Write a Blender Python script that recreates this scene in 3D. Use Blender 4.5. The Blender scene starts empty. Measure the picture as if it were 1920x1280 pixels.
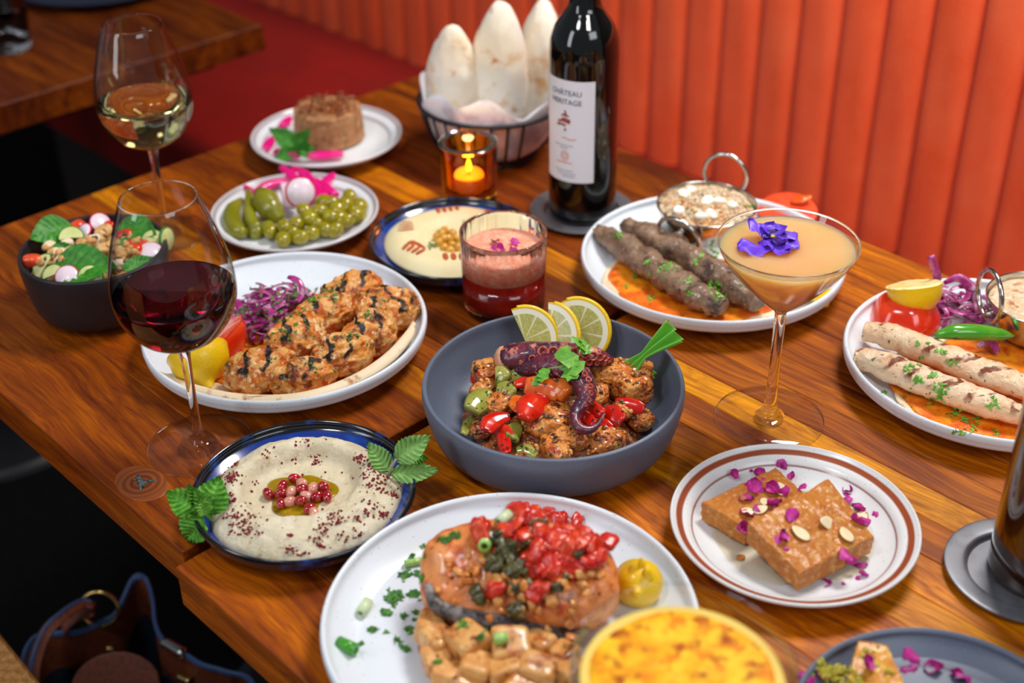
import bpy, math, random
import numpy as np
from mathutils import Vector, Matrix, Euler, Quaternion
random.seed(7); np.random.seed(7)
SC = bpy.context.scene; COL = SC.collection
T = .75                                            # table top height
EYE = np.array([0., 0., T+.72])
# ---------------------------------------------------------------- camera, world, lamps, exposure
PITCH, ROLL, FPX = .57744, -.0161, 2560.
FW = np.array([0, math.cos(PITCH), -math.sin(PITCH)]); _u = np.array([0, math.sin(PITCH), math.cos(PITCH)]); _x = np.array([1., 0, 0])
CX = math.cos(ROLL)*_x+math.sin(ROLL)*_u; CU = -math.sin(ROLL)*_x+math.cos(ROLL)*_u
cam = bpy.data.cameras.new('camera'); co = bpy.data.objects.new('camera', cam); COL.objects.link(co)
co.matrix_world = Matrix(((CX[0], CU[0], -FW[0], EYE[0]), (CX[1], CU[1], -FW[1], EYE[1]), (CX[2], CU[2], -FW[2], EYE[2]), (0, 0, 0, 1)))
cam.sensor_width = 36; cam.lens = FPX/1920*36; cam.clip_start = .02; cam.clip_end = 50
cam.dof.use_dof = True; cam.dof.focus_distance = 1.17; cam.dof.aperture_fstop = 3.5
SC.camera = co
w = bpy.data.worlds.new('world'); SC.world = w; w.use_nodes = True
w.node_tree.nodes['Background'].inputs[0].default_value = (.80, .88, 1, 1); w.node_tree.nodes['Background'].inputs[1].default_value = .15
def area(name, loc, target, power, sx, sy=None, col=(1, 1, 1), shape='RECTANGLE'):
    l = bpy.data.lights.new(name, 'AREA'); l.energy = power; l.shape = shape; l.size = sx; l.size_y = sy or sx; l.color = col
    o = bpy.data.objects.new(name, l); COL.objects.link(o); o.location = loc
    o.rotation_euler = (Vector(target)-Vector(loc)).to_track_quat('-Z', 'Y').to_euler(); return o
area('pendant_key_lamp', (.80, 1.72, 2.40), (.05, 1.25, T), 46, .7, .7, (1, .97, .93), 'DISK')
area('window_light', (1.15, -.55, 2.25), (.25, 1.3, T), 12, 1.1, .8, (.92, .96, 1))
area('tall_window_light', (-1.7, .15, 1.75), (-.25, 1.15, T+.1), 9, .45, 1.3, (.90, .95, 1))
area('small_ceiling_lamp', (-.75, .35, 2.5), (-.2, 1.2, T), 7, .35, .35, (.95, .97, 1), 'DISK')
bench_fill = area('bench_fill_light', (.45, .25, 2.45), (.62, 1.80, 1.02), 3.0, .4, .4, (1, .97, .93)); bench_fill.data.spread = math.radians(50)  # added narrow fill that brightens the banquette back, not a real fitting
SC.view_settings.view_transform = 'Standard'; SC.view_settings.look = 'None'; SC.view_settings.gamma = 1
SC.view_settings.use_curve_mapping = False; SC.view_settings.exposure = 0.27
# ---------------------------------------------------------------- placing: a photo pixel meets a real horizontal plane at height h above the table
def at(px, py, h=0.):
    D = FW*FPX+CX*(px-960)-CU*(py-640); k = (T+h-EYE[2])/D[2]; return EYE+D*k
TH = math.radians(-46.5); G = np.array([math.cos(TH), math.sin(TH), 0]); N = np.array([-G[1], G[0], 0])
def uvw(u, v, z=0.): return G*u+N*v+np.array([0, 0, z])
# ---------------------------------------------------------------- objects and tags
def tag(o, label=None, cat=None, group=None, kind=None):
    for k, v in (('label', label), ('category', cat), ('group', group), ('kind', kind)):
        if v: o[k] = v
    return o
def rotq(rot):
    if rot is None: return Quaternion()
    if isinstance(rot, Quaternion): return rot
    if isinstance(rot, (int, float)): return Euler((0, 0, rot)).to_quaternion()
    return Euler(rot).to_quaternion()
def setpose(o, loc=None, rot=None):
    if loc is not None: o.location = [float(v) for v in loc]
    if rot is not None: o.rotation_mode = 'QUATERNION'; o.rotation_quaternion = rotq(rot)
    return o
def mk(name, geo, mat):
    V, F = geo[0], geo[1]; me = bpy.data.meshes.new(name)
    me.from_pydata(np.asarray(V, float).tolist(), [], F)
    for m in (mat if isinstance(mat, list) else [mat]): me.materials.append(m)
    if len(geo) > 2: me.polygons.foreach_set('material_index', geo[2])
    me.update(); return me
FLAT = {"plank", "apron", "plinth", "back_board"}
def add(name, geo, mat, loc=(0, 0, 0), rot=None, parent=None, label=None, cat=None, group=None, kind=None, flat=False, color=None):
    flat = flat or name in FLAT
    me = geo if isinstance(geo, bpy.types.Mesh) else mk(name, geo, mat)
    if not flat: me.polygons.foreach_set('use_smooth', [True]*len(me.polygons))
    o = bpy.data.objects.new(name, me); COL.objects.link(o); setpose(o, loc, rot if rot is not None else 0.)
    if parent is not None: o.parent = parent
    if color is not None: o.color = (*lin(color), 1)
    return tag(o, label, cat, group, kind)
def empty(name, loc, rot=0., label=None, cat=None, group=None):
    o = bpy.data.objects.new(name, None); o.empty_display_size = .02; COL.objects.link(o); setpose(o, loc, rot); return tag(o, label, cat, group)
def dup(o, loc, rot=None, label=None, sc=None, group=None):
    c = o.copy(); COL.objects.link(c); setpose(c, loc, rot)
    if label: c['label'] = label
    if group: c['group'] = group
    if sc: c.scale = (sc, sc, sc) if not isinstance(sc, tuple) else sc
    for ch in o.children:
        d = ch.copy(); COL.objects.link(d); d.parent = c
        for g in ch.children: e = g.copy(); COL.objects.link(e); e.parent = d
    return c
def xdir(d, roll=0.):
    """rotation that sends local +X along d, +Z as far up as it can be"""
    return Vector([float(v) for v in d]).to_track_quat('X', 'Z') @ Quaternion((1, 0, 0), roll)
def zdir(d, roll=0.): return Vector([float(v) for v in d]).to_track_quat('Z', 'Y') @ Quaternion((0, 0, 1), roll)
def ang(p, q): return math.atan2(q[1]-p[1], q[0]-p[0])
# ---------------------------------------------------------------- noise and shapes: every builder returns (vertices, faces)
def _h(i, j, k, s):
    n = np.sin(i*127.1+j*311.7+k*74.7+s*53.3)*43758.5453; return n-np.floor(n)
def vn(P, s=0):
    I = np.floor(P); f = P-I; f = f*f*(3-2*f); i, j, k = I.T; a, b, c = f.T
    g = lambda x, y, z: _h(i+x, j+y, k+z, s)
    l = lambda p, q, t: p+(q-p)*t
    return 2*l(l(l(g(0, 0, 0), g(1, 0, 0), a), l(g(0, 1, 0), g(1, 1, 0), a), b), l(l(g(0, 0, 1), g(1, 0, 1), a), l(g(0, 1, 1), g(1, 1, 1), a), b), c)-1
def fb(P, freq=1., s=0, oct=3):
    P = np.asarray(P, float)*freq+s*1.37; t = 0; a = 1; n = 0
    for o in range(oct): t = t+a*vn(P, s+o); n += a; a *= .5; P = P*2.03
    return t/n
def join(L):
    V, F, n = [], [], 0
    for g in L:
        V.append(np.asarray(g[0], float)); F += [tuple(int(i)+n for i in f) for f in g[1]]; n += len(g[0])
    return (np.concatenate(V), F) if V else (np.zeros((0, 3)), [])
def xf(g, loc=(0, 0, 0), rot=None, sc=1.):
    R = np.array(rotq(rot).to_matrix()); return ((np.asarray(g[0])*sc)@R.T+np.asarray(loc, float), g[1])
def cr(pts, m, closed=False):
    """Catmull-Rom through the points, m samples"""
    P = np.asarray(pts, float); n = len(P)
    Q = np.concatenate([P[-1:], P, P[:2]]) if closed else np.concatenate([2*P[:1]-P[1:2], P, 2*P[-1:]-P[-2:-1]])
    out = []
    for t in (np.linspace(0, n, m, endpoint=False) if closed else np.linspace(0, n-1-1e-9, m)):
        i = int(t); f = t-i; a, b, c, d = Q[i:i+4]
        out.append(.5*((2*b)+(-a+c)*f+(2*a-5*b+4*c-d)*f*f+(-a+3*b-3*c+d)*f**3))
    return np.array(out)
_ico = {}
def ico(sub):
    if sub not in _ico:
        import bmesh
        bm = bmesh.new(); bmesh.ops.create_icosphere(bm, subdivisions=sub, radius=1)
        _ico[sub] = (np.array([v.co[:] for v in bm.verts]), [tuple(v.index for v in f.verts) for f in bm.faces]); bm.free()
    return _ico[sub]
def blob(rx, ry, rz, amp=.12, freq=1.6, s=0, sub=3, oct=3, box=0, bot=None):
    V, F = ico(sub); V = V.copy(); D = V.copy()
    if box: V = V/((np.abs(V)**box).sum(1)**(1/box))[:, None]
    V = V*(1+amp*fb(D, freq, s, oct))[:, None]
    if bot is not None: V[:, 2] = np.maximum(V[:, 2], -bot)
    return V*np.array([rx, ry, rz]), F
def lathe(prof, n=64, wob=0., s=0):
    """revolve (r,z) points; r==0 ends become poles"""
    V, F, rows = [], [], []
    A = np.arange(n)*2*math.pi/n
    for r, z in prof:
        if r <= 1e-9: rows.append([len(V)]); V.append((0, 0, z))
        else:
            rows.append(list(range(len(V), len(V)+n)))
            V += [(r*math.cos(a), r*math.sin(a), z) for a in A]
    for a, b in zip(rows, rows[1:]):
        for i in range(n):
            j = (i+1) % n
            if len(a) == 1 and len(b) > 1: F.append((a[0], b[j], b[i]))
            elif len(b) == 1 and len(a) > 1: F.append((a[i], a[j], b[0]))
            elif len(a) > 1: F.append((a[i], a[j], b[j], b[i]))
    V = np.array(V)
    if wob: V[:, :2] *= (1+wob*fb(V*np.array([1, 1, 1.]), 14, s))[:, None]
    return V, F
def prof(pts, m=40): return [(max(0, float(a)), float(b)) for a, b in cr(pts, m)]
def tube(path, rad, n=10, m=None, flat=1., closed=False, up=(0, 0, 1), twist=0.):
    P = cr(path, m or max(8, 4*len(path)), closed); M_ = len(P)
    R = np.interp(np.linspace(0, 1, M_), np.linspace(0, 1, len(rad)), rad) if hasattr(rad, '__len__') else np.full(M_, rad)
    Tn = np.roll(P, -1, 0)-np.roll(P, 1, 0) if closed else np.gradient(P, axis=0)
    Tn /= np.linalg.norm(Tn, axis=1)[:, None]+1e-12
    u = np.array(up, float); V, F = [], []
    for i in range(M_):
        u = u-(u@Tn[i])*Tn[i]
        if np.linalg.norm(u) < 1e-6: u = np.cross(Tn[i], (1, .3, .2))
        u /= np.linalg.norm(u); b = np.cross(Tn[i], u); tw = twist*i/M_
        for k in range(n):
            a = 2*math.pi*k/n+tw; V.append(P[i]+R[i]*(math.cos(a)*b+math.sin(a)*flat*u))
    for i in range(M_ if closed else M_-1):
        i2 = (i+1) % M_
        for k in range(n): F.append((i*n+k, i*n+(k+1) % n, i2*n+(k+1) % n, i2*n+k))
    if not closed: F += [tuple(range(n))[::-1], tuple(range((M_-1)*n, M_*n))]
    return np.array(V), F
def sheet(fn, nu, nv, thick=0.):
    U, W_ = np.meshgrid(np.linspace(0, 1, nu), np.linspace(-1, 1, nv), indexing='ij')
    V = np.array([fn(u, v) for u, v in zip(U.ravel(), W_.ravel())])
    F = [(i*nv+j, (i+1)*nv+j, (i+1)*nv+j+1, i*nv+j+1) for i in range(nu-1) for j in range(nv-1)]
    if thick:
        k = len(V); F2 = [tuple(a+k for a in f[::-1]) for f in F]
        bd = [i*nv for i in range(nu)]+[(nu-1)*nv+j for j in range(1, nv)]+[i*nv+nv-1 for i in range(nu-2, -1, -1)]+[j for j in range(nv-2, 0, -1)]
        F3 = [(bd[i], bd[i-1], bd[i-1]+k, bd[i]+k) for i in range(len(bd))]
        V = np.concatenate([V, V-np.array([0, 0, thick])]); F = F+F2+F3
    return V, F
def leaf(L, Wd, curl=.2, fold=.3, ser=.08, vein=.0006, s=0, nu=44, nv=15, tipp=1.6, base=.8, side=0.):
    rs = random.Random(s)
    def fn(u, v):
        ww = Wd*.5*(math.sin(math.pi*min(1, u)**base)**.85 if 0 < u < 1 else 0)*(1-.25*u**tipp)
        e = 1+ser*((u*11) % 1-.5)*abs(v)**4
        y = v*ww*e; a = abs(v)
        z = fold*a*ww+curl*L*u*u*(.6+.4*u)+vein*math.cos(2*math.pi*(u*8-a*1.6))*(a*(1.3-a))*2+.0008*math.sin(9*u+3*v+s)
        return (L*u*(1-.12*abs(curl)*u)-(0), y+side*L*u*u, z)
    return sheet(fn, nu, nv)
def petal(L, Wd, s=0, cup=.5, n=7):
    rs = random.Random(s); a, b, c = rs.uniform(-1, 1), rs.uniform(-1, 1), rs.uniform(2, 5)
    def fn(u, v):
        ww = Wd*.5*math.sqrt(max(0, 1-(2*u-1)**2))*(.7+.5*u)
        return (L*u, v*ww, cup*Wd*(v*v*.5*a+.5*(u-.5)**2*b)+.12*Wd*math.sin(c*3*u+4*v+s)*abs(v))
    return sheet(fn, n, n)
def flake(size, rs, n=7, dent=.45):
    V = [(0, 0, size*.15)]
    for k in range(n):
        a = 2*math.pi*k/n+rs.uniform(-.2, .2); r = size*(1 if k % 2 else dent)*rs.uniform(.7, 1.15)
        V.append((r*math.cos(a), r*math.sin(a)*.75, rs.uniform(-.2, .3)*size))
    return np.array(V), [(0, 1+k, 1+(k+1) % n) for k in range(n)]
def rq(rs, tilt=1.): return Euler((rs.uniform(-tilt, tilt), rs.uniform(-tilt, tilt), rs.uniform(0, 6.28))).to_quaternion()
def flakes(pts, smin, smax, s=0, tilt=.5):
    rs = random.Random(s); return join([xf(flake(rs.uniform(smin, smax), rs), p, rq(rs, tilt)) for p in pts])
def crumbs(pts, smin, smax, s=0, sub=1, sq=(1, .8, .7), amp=.2):
    rs = random.Random(s); L = []
    for i, p in enumerate(pts):
        q = rs.uniform(smin, smax); L.append(xf(blob(q*sq[0], q*sq[1], q*sq[2], amp, 1.5, s+i, sub, 1), p, rq(rs, 3)))
    return join(L)
def bar(dx, dy, dz, bev=.001):
    """box with bevelled edges, centred in x,y, from z=0 up to dz"""
    bev = min(bev, dx*.45, dy*.45, dz*.45); x, y = dx/2, dy/2; V, F = [], []
    rings = [(bev, 0), (0, bev), (0, dz-bev), (bev, dz)]
    for i, z in rings:
        X, Y = x-i, y-i; b = bev
        V += [(-X+b, -Y, z), (X-b, -Y, z), (X, -Y+b, z), (X, Y-b, z), (X-b, Y, z), (-X+b, Y, z), (-X, Y-b, z), (-X, -Y+b, z)]
    for k in range(3):
        for i in range(8): j = (i+1) % 8; F.append((8*k+i, 8*k+j, 8*k+8+j, 8*k+8+i))
    F += [tuple(range(7, -1, -1)), tuple(range(24, 32))]; return np.array(V), F
def prism(poly, z0, z1, sub=1, amp=0., freq=60, s=0, th=None):
    """solid slab over a polygon given as (x,y[,ztop]) points, sides subdivided so that noise can roughen it"""
    P = np.array([(p[0], p[1]) for p in poly]); zt = np.array([p[2] if len(p) > 2 else z1 for p in poly]); n = len(P); E = []; Z = []
    for i in range(n):
        for k in range(sub): t = k/sub; E.append(P[i]*(1-t)+P[(i+1) % n]*t); Z.append(zt[i]*(1-t)+zt[(i+1) % n]*t)
    E = np.array(E); Z = np.array(Z); c = E.mean(0); zc = Z.mean(); m = len(E); V, F = [], []
    rows = [(.0, z0, 0), (.985, z0, 0), (1., z0+.001, 0)]+[(1., None, t) for t in np.linspace(.15, .93, max(2, sub//2))]+[(.985, None, 1.)]+[(q, None, 1.) for q in np.linspace(.95, .08, max(2, sub))]
    idx = []
    for q, z, t in rows:
        if q == 0: idx.append([len(V)]); V.append((*c, z0)); continue
        idx.append(list(range(len(V), len(V)+m)))
        for e, zz in zip(E, Z):
            zz2 = (zc+(zz-zc)*q) if t == 1. else zz
            V.append((*(c+(e-c)*q), z if z is not None else z0+(zz2-z0)*t))
    idx.append([len(V)]); V.append((*c, zc))
    for a, b in zip(idx, idx[1:]):
        for i in range(m):
            j = (i+1) % m
            if len(a) == 1: F.append((a[0], b[j], b[i]))
            elif len(b) == 1: F.append((a[i], a[j], b[0]))
            else: F.append((a[i], a[j], b[j], b[i]))
    V = np.array(V)
    if th:      # slab of constant thickness: its underside follows the tilted top
        A_ = np.c_[E, np.ones(m)]; k_ = np.linalg.lstsq(A_, Z, rcond=None)[0]; top = V[:, :2]@k_[:2]+k_[2]
        tz = (V[:, 2]-z0)/np.maximum(top-z0, 1e-6); V[:, 2] = top-th+np.clip(tz, 0, 1)*th
    if amp:
        d = V-np.array([*c, (z0+zc)/2]); d /= np.linalg.norm(d, axis=1)[:, None]+1e-9
        V = V+d*(amp*fb(V, freq, s, 3)+amp*.38*fb(V, freq*3.6, s+5, 2))[:, None]
    return V, F
def mound(hfun, rfun, nr=40, na=96, z0=0.):
    """a heap: height hfun(x,y,q) inside the outline radius rfun(angle); q runs from 0 at the centre to 1 at the outline"""
    V = [(0, 0, hfun(0, 0, 0))]; F = []
    for i in range(1, nr+1):
        q = (i/nr)**.85
        for k in range(na):
            a = 2*math.pi*k/na; r = rfun(a)*q; V.append((r*math.cos(a), r*math.sin(a), hfun(r*math.cos(a), r*math.sin(a), q)))
    for k in range(na): F.append((0, 1+k, 1+(k+1) % na))
    for i in range(nr-1):
        for k in range(na):
            a = 1+i*na+k; b = 1+i*na+(k+1) % na; F.append((a, a+na, b+na, b))
    k0 = len(V); V += [(V[1+(nr-1)*na+k][0]*(.995 if z0 is None else 1), V[1+(nr-1)*na+k][1]*(.995 if z0 is None else 1), V[1+(nr-1)*na+k][2]-.0018 if z0 is None else z0) for k in range(na)]
    F += [(1+(nr-1)*na+k, k0+k, k0+(k+1) % na, 1+(nr-1)*na+(k+1) % na) for k in range(na)]
    if z0 is None:
        V = np.array(V); V2 = V[:k0].copy(); V2[:, 2] -= .0018; n0 = len(V); F += [tuple(i+n0 for i in f[::-1]) for f in F[:na+(nr-1)*na]]; return np.concatenate([V, V2]), F
    F.append(tuple(range(k0+na-1, k0-1, -1)))
    return np.array(V), F
def zat(x, y, py):
    """height above the table at which a vertical line over (x,y) crosses photo row py"""
    lo, hi = -.2, .65
    for _ in range(40):
        m = (lo+hi)/2; P = np.array([x, y, T+m])-EYE
        if 640-FPX*(P@CU)/(P@FW) < py: hi = m
        else: lo = m
    return m

from mathutils.bvhtree import BVHTree
def mworld(o):
    m = o.matrix_basis.copy(); p = o.parent
    while p is not None: m = p.matrix_basis @ m; p = p.parent
    return m
def bvh(objs):
    V, F, n = [], [], 0
    for o in objs:
        if o.type != 'MESH': continue
        m = mworld(o); V += [m @ v.co for v in o.data.vertices]; F += [tuple(i+n for i in p.vertices) for p in o.data.polygons]; n = len(V)
    return BVHTree.FromPolygons(V, F)
def hit(B, px, py):
    """where the ray of a photo pixel first meets the given objects: point and outward normal"""
    D = Vector((FW*FPX+CX*(px-960)-CU*(py-640)).tolist()).normalized(); l, n, i, d = B.ray_cast(Vector(EYE.tolist()), D)
    if l is None: return None, None
    if n.dot(D) > 0: n = -n
    return np.array(l), np.array(n)
def drop(B, x, y):
    l, n, i, d = B.ray_cast(Vector((x, y, T+.3)), Vector((0, 0, -1)))
    return (None, None) if l is None else (np.array(l), np.array(n) if n.z > 0 else -np.array(n))
def meatblob(rx, ry, rz, s=0, amp=.16, rid=.11, fine=.03, sub=5, box=0, f1=1.5, f2=2.8):
    V, F = ico(sub); D = V
    if box: V = V/((np.abs(V)**box).sum(1)**(1/box))[:, None]
    n2 = fb(D, f2, s+9, 2); k = 1+amp*fb(D, f1, s, 2)+rid*(1-2.4*np.abs(n2))*.8+fine*fb(D, 11, s+4, 3)
    return V*k[:, None]*np.array([rx, ry, rz]), F
def onsurf(B, spots, smin, smax, s=0, lift=.0006, tilt=.35, spread=9, n=8, kind='flake'):
    """a pinch of bits dropped on real surfaces: spots = photo pixels (x,y[,count[,spread]])"""
    rs = random.Random(s); L = []
    for sp in spots:
        for k in range(sp[2] if len(sp) > 2 else n):
            d = sp[3] if len(sp) > 3 else spread; l, nn = hit(B, sp[0]+rs.gauss(0, d), sp[1]+rs.gauss(0, d*.7))
            if l is None: continue
            q = zdir(nn, rs.uniform(0, 6.28)) @ rq(rs, tilt); z = rs.uniform(smin, smax)
            L.append(xf(flake(z, rs) if kind == 'flake' else blob(z, z*.8, z*.65, .2, 1.5, s+k, 1, 1), l+nn*lift, q))
    return join(L)

def xface(d, pos, bias=.6):
    """local +X along d, local +Z turned partly towards the camera (bias) and partly up"""
    x = np.asarray(d, float); x = x/np.linalg.norm(x); e = EYE-np.asarray(pos); t = bias*e/np.linalg.norm(e)+(1-bias)*np.array([0, 0, 1.]); z = t-(t@x)*x; z /= np.linalg.norm(z); y = np.cross(z, x)
    return Matrix([[x[i], y[i], z[i]] for i in range(3)]).to_quaternion()

_used = set()
def nearlabel(base, px, py, marks):
    """a label that tells a small thing by the nearest thing one can find: marks = {name: (x, y)} in the same frame"""
    n, (mx, my) = min(marks.items(), key=lambda k: (k[1][0]-px)**2+(k[1][1]-py)**2); dx, dy = px-mx, py-my
    d = ('right of' if dx > 0 else 'left of') if abs(dx) > abs(dy) else ('in front of' if dy > 0 else 'behind')
    for o in ('', ' second', ' third', ' fourth', ' fifth', ' sixth', ' seventh'):
        l = (base+',' if o else base)+(o and o+' one')+' '+d+' '+n
        if l not in _used: _used.add(l); return l
    return l
# ---------------------------------------------------------------- materials
def lin(c): return tuple((v/255/12.92 if v/255 <= .04045 else ((v/255+.055)/1.055)**2.4) for v in c)
def newmat(name):
    m = bpy.data.materials.new(name); m.use_nodes = True; nt = m.node_tree
    return m, nt, nt.nodes['Principled BSDF'], nt.links.new
def nd(nt, t, **k):
    n = nt.nodes.new(t)
    for a, b in k.items(): setattr(n, a, b)
    return n
def coords(nt, stretch=None, obj_random=True):
    tc = nd(nt, 'ShaderNodeTexCoord'); oi = nd(nt, 'ShaderNodeObjectInfo'); out = tc.outputs['Object']
    if stretch:
        mp = nd(nt, 'ShaderNodeMapping'); mp.inputs['Scale'].default_value = stretch; nt.links.new(out, mp.inputs[0]); out = mp.outputs[0]
    if obj_random:
        ml = nd(nt, 'ShaderNodeMath', operation='MULTIPLY'); ml.inputs[1].default_value = 3.7; nt.links.new(oi.outputs['Random'], ml.inputs[0])
        ad = nd(nt, 'ShaderNodeVectorMath', operation='ADD'); nt.links.new(out, ad.inputs[0]); nt.links.new(ml.outputs[0], ad.inputs[1]); out = ad.outputs[0]
    return out
def nfac(nt, co_, scale, lo, hi, detail=4, off=0., kind='noise', rough=.6):
    if off:
        ad = nd(nt, 'ShaderNodeVectorMath', operation='ADD'); ad.inputs[1].default_value = (off, off*.7, off*1.3); nt.links.new(co_, ad.inputs[0]); co_ = ad.outputs[0]
    if kind == 'voro':
        n = nd(nt, 'ShaderNodeTexVoronoi'); n.inputs['Scale'].default_value = scale; src = n.outputs['Distance']
    else:
        n = nd(nt, 'ShaderNodeTexNoise'); n.inputs['Scale'].default_value = scale; n.inputs['Detail'].default_value = detail; n.inputs['Roughness'].default_value = rough; src = n.outputs['Fac']
    nt.links.new(co_, n.inputs['Vector'])
    mr = nd(nt, 'ShaderNodeMapRange'); mr.inputs[1].default_value = lo; mr.inputs[2].default_value = hi; mr.clamp = True; nt.links.new(src, mr.inputs[0]); return mr.outputs[0]
def mixc(nt, fac, a, b, mode='MIX'):
    m = nd(nt, 'ShaderNodeMix', data_type='RGBA', blend_type=mode)
    for s, v in ((0, fac), (6, a), (7, b)):
        if hasattr(v, 'node'): nt.links.new(v, m.inputs[s])
        elif s == 0: m.inputs[0].default_value = v
        else: m.inputs[s].default_value = (*lin(v), 1)
    return m.outputs[2]
def M(name, col, rough=.5, metal=0, trans=0, ior=1.45, coat=0, spec=.5, sss=0, sssr=(.6, .3, .15), ssss=.004, layers=(), bump=0, bscale=60, bdetail=4, stretch=None, objcol=False, sheen=0, rnd=True, emit=None):
    """Principled material; layers = (noise scale, low, high, colour[, detail, kind]) laid over the base colour one after another"""
    m, nt, b, ln = newmat(name)
    b.inputs['Roughness'].default_value = rough; b.inputs['Metallic'].default_value = metal; b.inputs['Transmission Weight'].default_value = trans
    b.inputs['IOR'].default_value = ior; b.inputs['Coat Weight'].default_value = coat; b.inputs['Coat Roughness'].default_value = .08; b.inputs['Specular IOR Level'].default_value = spec
    if sheen: b.inputs['Sheen Weight'].default_value = sheen; b.inputs['Sheen Roughness'].default_value = .5
    if sss: b.inputs['Subsurface Weight'].default_value = sss; b.inputs['Subsurface Radius'].default_value = sssr; b.inputs['Subsurface Scale'].default_value = ssss
    if emit: b.inputs['Emission Color'].default_value = (*lin(col), 1); b.inputs['Emission Strength'].default_value = emit
    b.inputs['Base Color'].default_value = (*lin(col), 1)
    if layers or bump or objcol:
        cc = coords(nt, stretch, rnd); c = col
        if objcol: c = nd(nt, 'ShaderNodeObjectInfo').outputs['Color']
        for i, l in enumerate(layers):
            c = mixc(nt, nfac(nt, cc, l[0], l[1], l[2], l[4] if len(l) > 4 else 4, i*5.3+.01, l[5] if len(l) > 5 else 'noise'), c, l[3])
        if hasattr(c, 'node'): ln(c, b.inputs['Base Color'])
        if bump:
            bp = nd(nt, 'ShaderNodeBump'); bp.inputs['Strength'].default_value = min(1, bump); bp.inputs['Distance'].default_value = .0015*max(1, bump)
            ln(nfac(nt, cc, bscale, 0, 1, bdetail, 3.1), bp.inputs['Height']); ln(bp.outputs[0], b.inputs['Normal'])
    return m
def Mradial(name, stops, rough=.25, speck=None, rmax=.16, coat=0, layers=()):
    """glaze printed in rings: stops = (radius, colour), each colour holding from its radius outwards"""
    m, nt, b, ln = newmat(name); b.inputs['Roughness'].default_value = rough; b.inputs['Coat Weight'].default_value = coat
    tc = nd(nt, 'ShaderNodeTexCoord'); sx = nd(nt, 'ShaderNodeSeparateXYZ'); ln(tc.outputs['Object'], sx.inputs[0])
    cb = nd(nt, 'ShaderNodeCombineXYZ'); ln(sx.outputs[0], cb.inputs[0]); ln(sx.outputs[1], cb.inputs[1])
    le = nd(nt, 'ShaderNodeVectorMath', operation='LENGTH'); ln(cb.outputs[0], le.inputs[0])
    wn = nfac(nt, tc.outputs['Object'], 30, 0, 1, 2); ml = nd(nt, 'ShaderNodeMath', operation='MULTIPLY_ADD'); ln(wn, ml.inputs[0]); ml.inputs[1].default_value = .0008; ln(le.outputs['Value'], ml.inputs[2])
    dv = nd(nt, 'ShaderNodeMath', operation='DIVIDE'); ln(ml.outputs[0], dv.inputs[0]); dv.inputs[1].default_value = rmax
    rp = nd(nt, 'ShaderNodeValToRGB'); e = rp.color_ramp.elements; pts = []
    for i, (r, c) in enumerate(stops):
        if i: pts.append((r/rmax-.003, stops[i-1][1]))
        pts.append((r/rmax+.003 if i else 0, c))
    while len(e) < len(pts): e.new(1)
    for k, (p, c) in enumerate(pts): e[k].position = min(1, max(0, p)); e[k].color = (*lin(c), 1)
    ln(dv.outputs[0], rp.inputs[0]); c = rp.outputs[0]
    for i, l in enumerate(layers): c = mixc(nt, nfac(nt, tc.outputs['Object'], l[0], l[1], l[2], 4, i*5.3), c, l[3])
    if speck: c = mixc(nt, nfac(nt, tc.outputs['Object'], speck[0], speck[1], speck[1]-.05, 1, 2.2, 'voro'), c, speck[2])
    ln(c, b.inputs['Base Color']); return m
def Mwood(name):
    m, nt, b, ln = newmat(name); b.inputs['Specular IOR Level'].default_value = .25
    co_ = coords(nt); oi = nd(nt, 'ShaderNodeObjectInfo')
    d = nd(nt, 'ShaderNodeTexNoise'); d.inputs['Scale'].default_value = 4.5; d.inputs['Detail'].default_value = 2; ln(co_, d.inputs['Vector'])
    sc_ = nd(nt, 'ShaderNodeVectorMath', operation='SCALE'); sc_.inputs['Scale'].default_value = .055; ln(d.outputs['Color'], sc_.inputs[0])
    ad = nd(nt, 'ShaderNodeVectorMath', operation='ADD'); ln(co_, ad.inputs[0]); ln(sc_.outputs[0], ad.inputs[1])
    def stretched(v):
        mp = nd(nt, 'ShaderNodeMapping'); mp.inputs['Scale'].default_value = v; ln(ad.outputs[0], mp.inputs[0]); return mp.outputs[0]
    g1 = nfac(nt, stretched((1.6, 26, 26)), 2.2, .3, .72, 5); g2 = nfac(nt, stretched((5, 160, 160)), 2., .35, .7, 3, 4.); g3 = nfac(nt, stretched((1.2, 7, 7)), 2.5, .45, .75, 2, 9.)
    base = oi.outputs['Color']
    dk = mixc(nt, 1., base, (138, 100, 76), 'MULTIPLY'); lt = mixc(nt, 1., base, (255, 250, 236), 'MULTIPLY')
    hs = nd(nt, 'ShaderNodeHueSaturation'); hs.inputs['Saturation'].default_value = 1.04; hs.inputs['Value'].default_value = 1.08; ln(mixc(nt, g1, lt, dk), hs.inputs['Color']); c = hs.outputs[0]; c2 = mixc(nt, 1., c, (190, 164, 140), 'MULTIPLY'); c = mixc(nt, g2, c, c2)
    c3 = mixc(nt, 1., c, (186, 146, 118), 'MULTIPLY'); c = mixc(nt, g3, c, c3)
    ln(c, b.inputs['Base Color'])
    mr = nd(nt, 'ShaderNodeMapRange'); mr.inputs[3].default_value = .40; mr.inputs[4].default_value = .55; ln(g2, mr.inputs[0]); ln(mr.outputs[0], b.inputs['Roughness'])
    bp = nd(nt, 'ShaderNodeBump'); bp.inputs['Strength'].default_value = .12; bp.inputs['Distance'].default_value = .0006; ln(g2, bp.inputs['Height']); ln(bp.outputs[0], b.inputs['Normal'])
    return m
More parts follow.
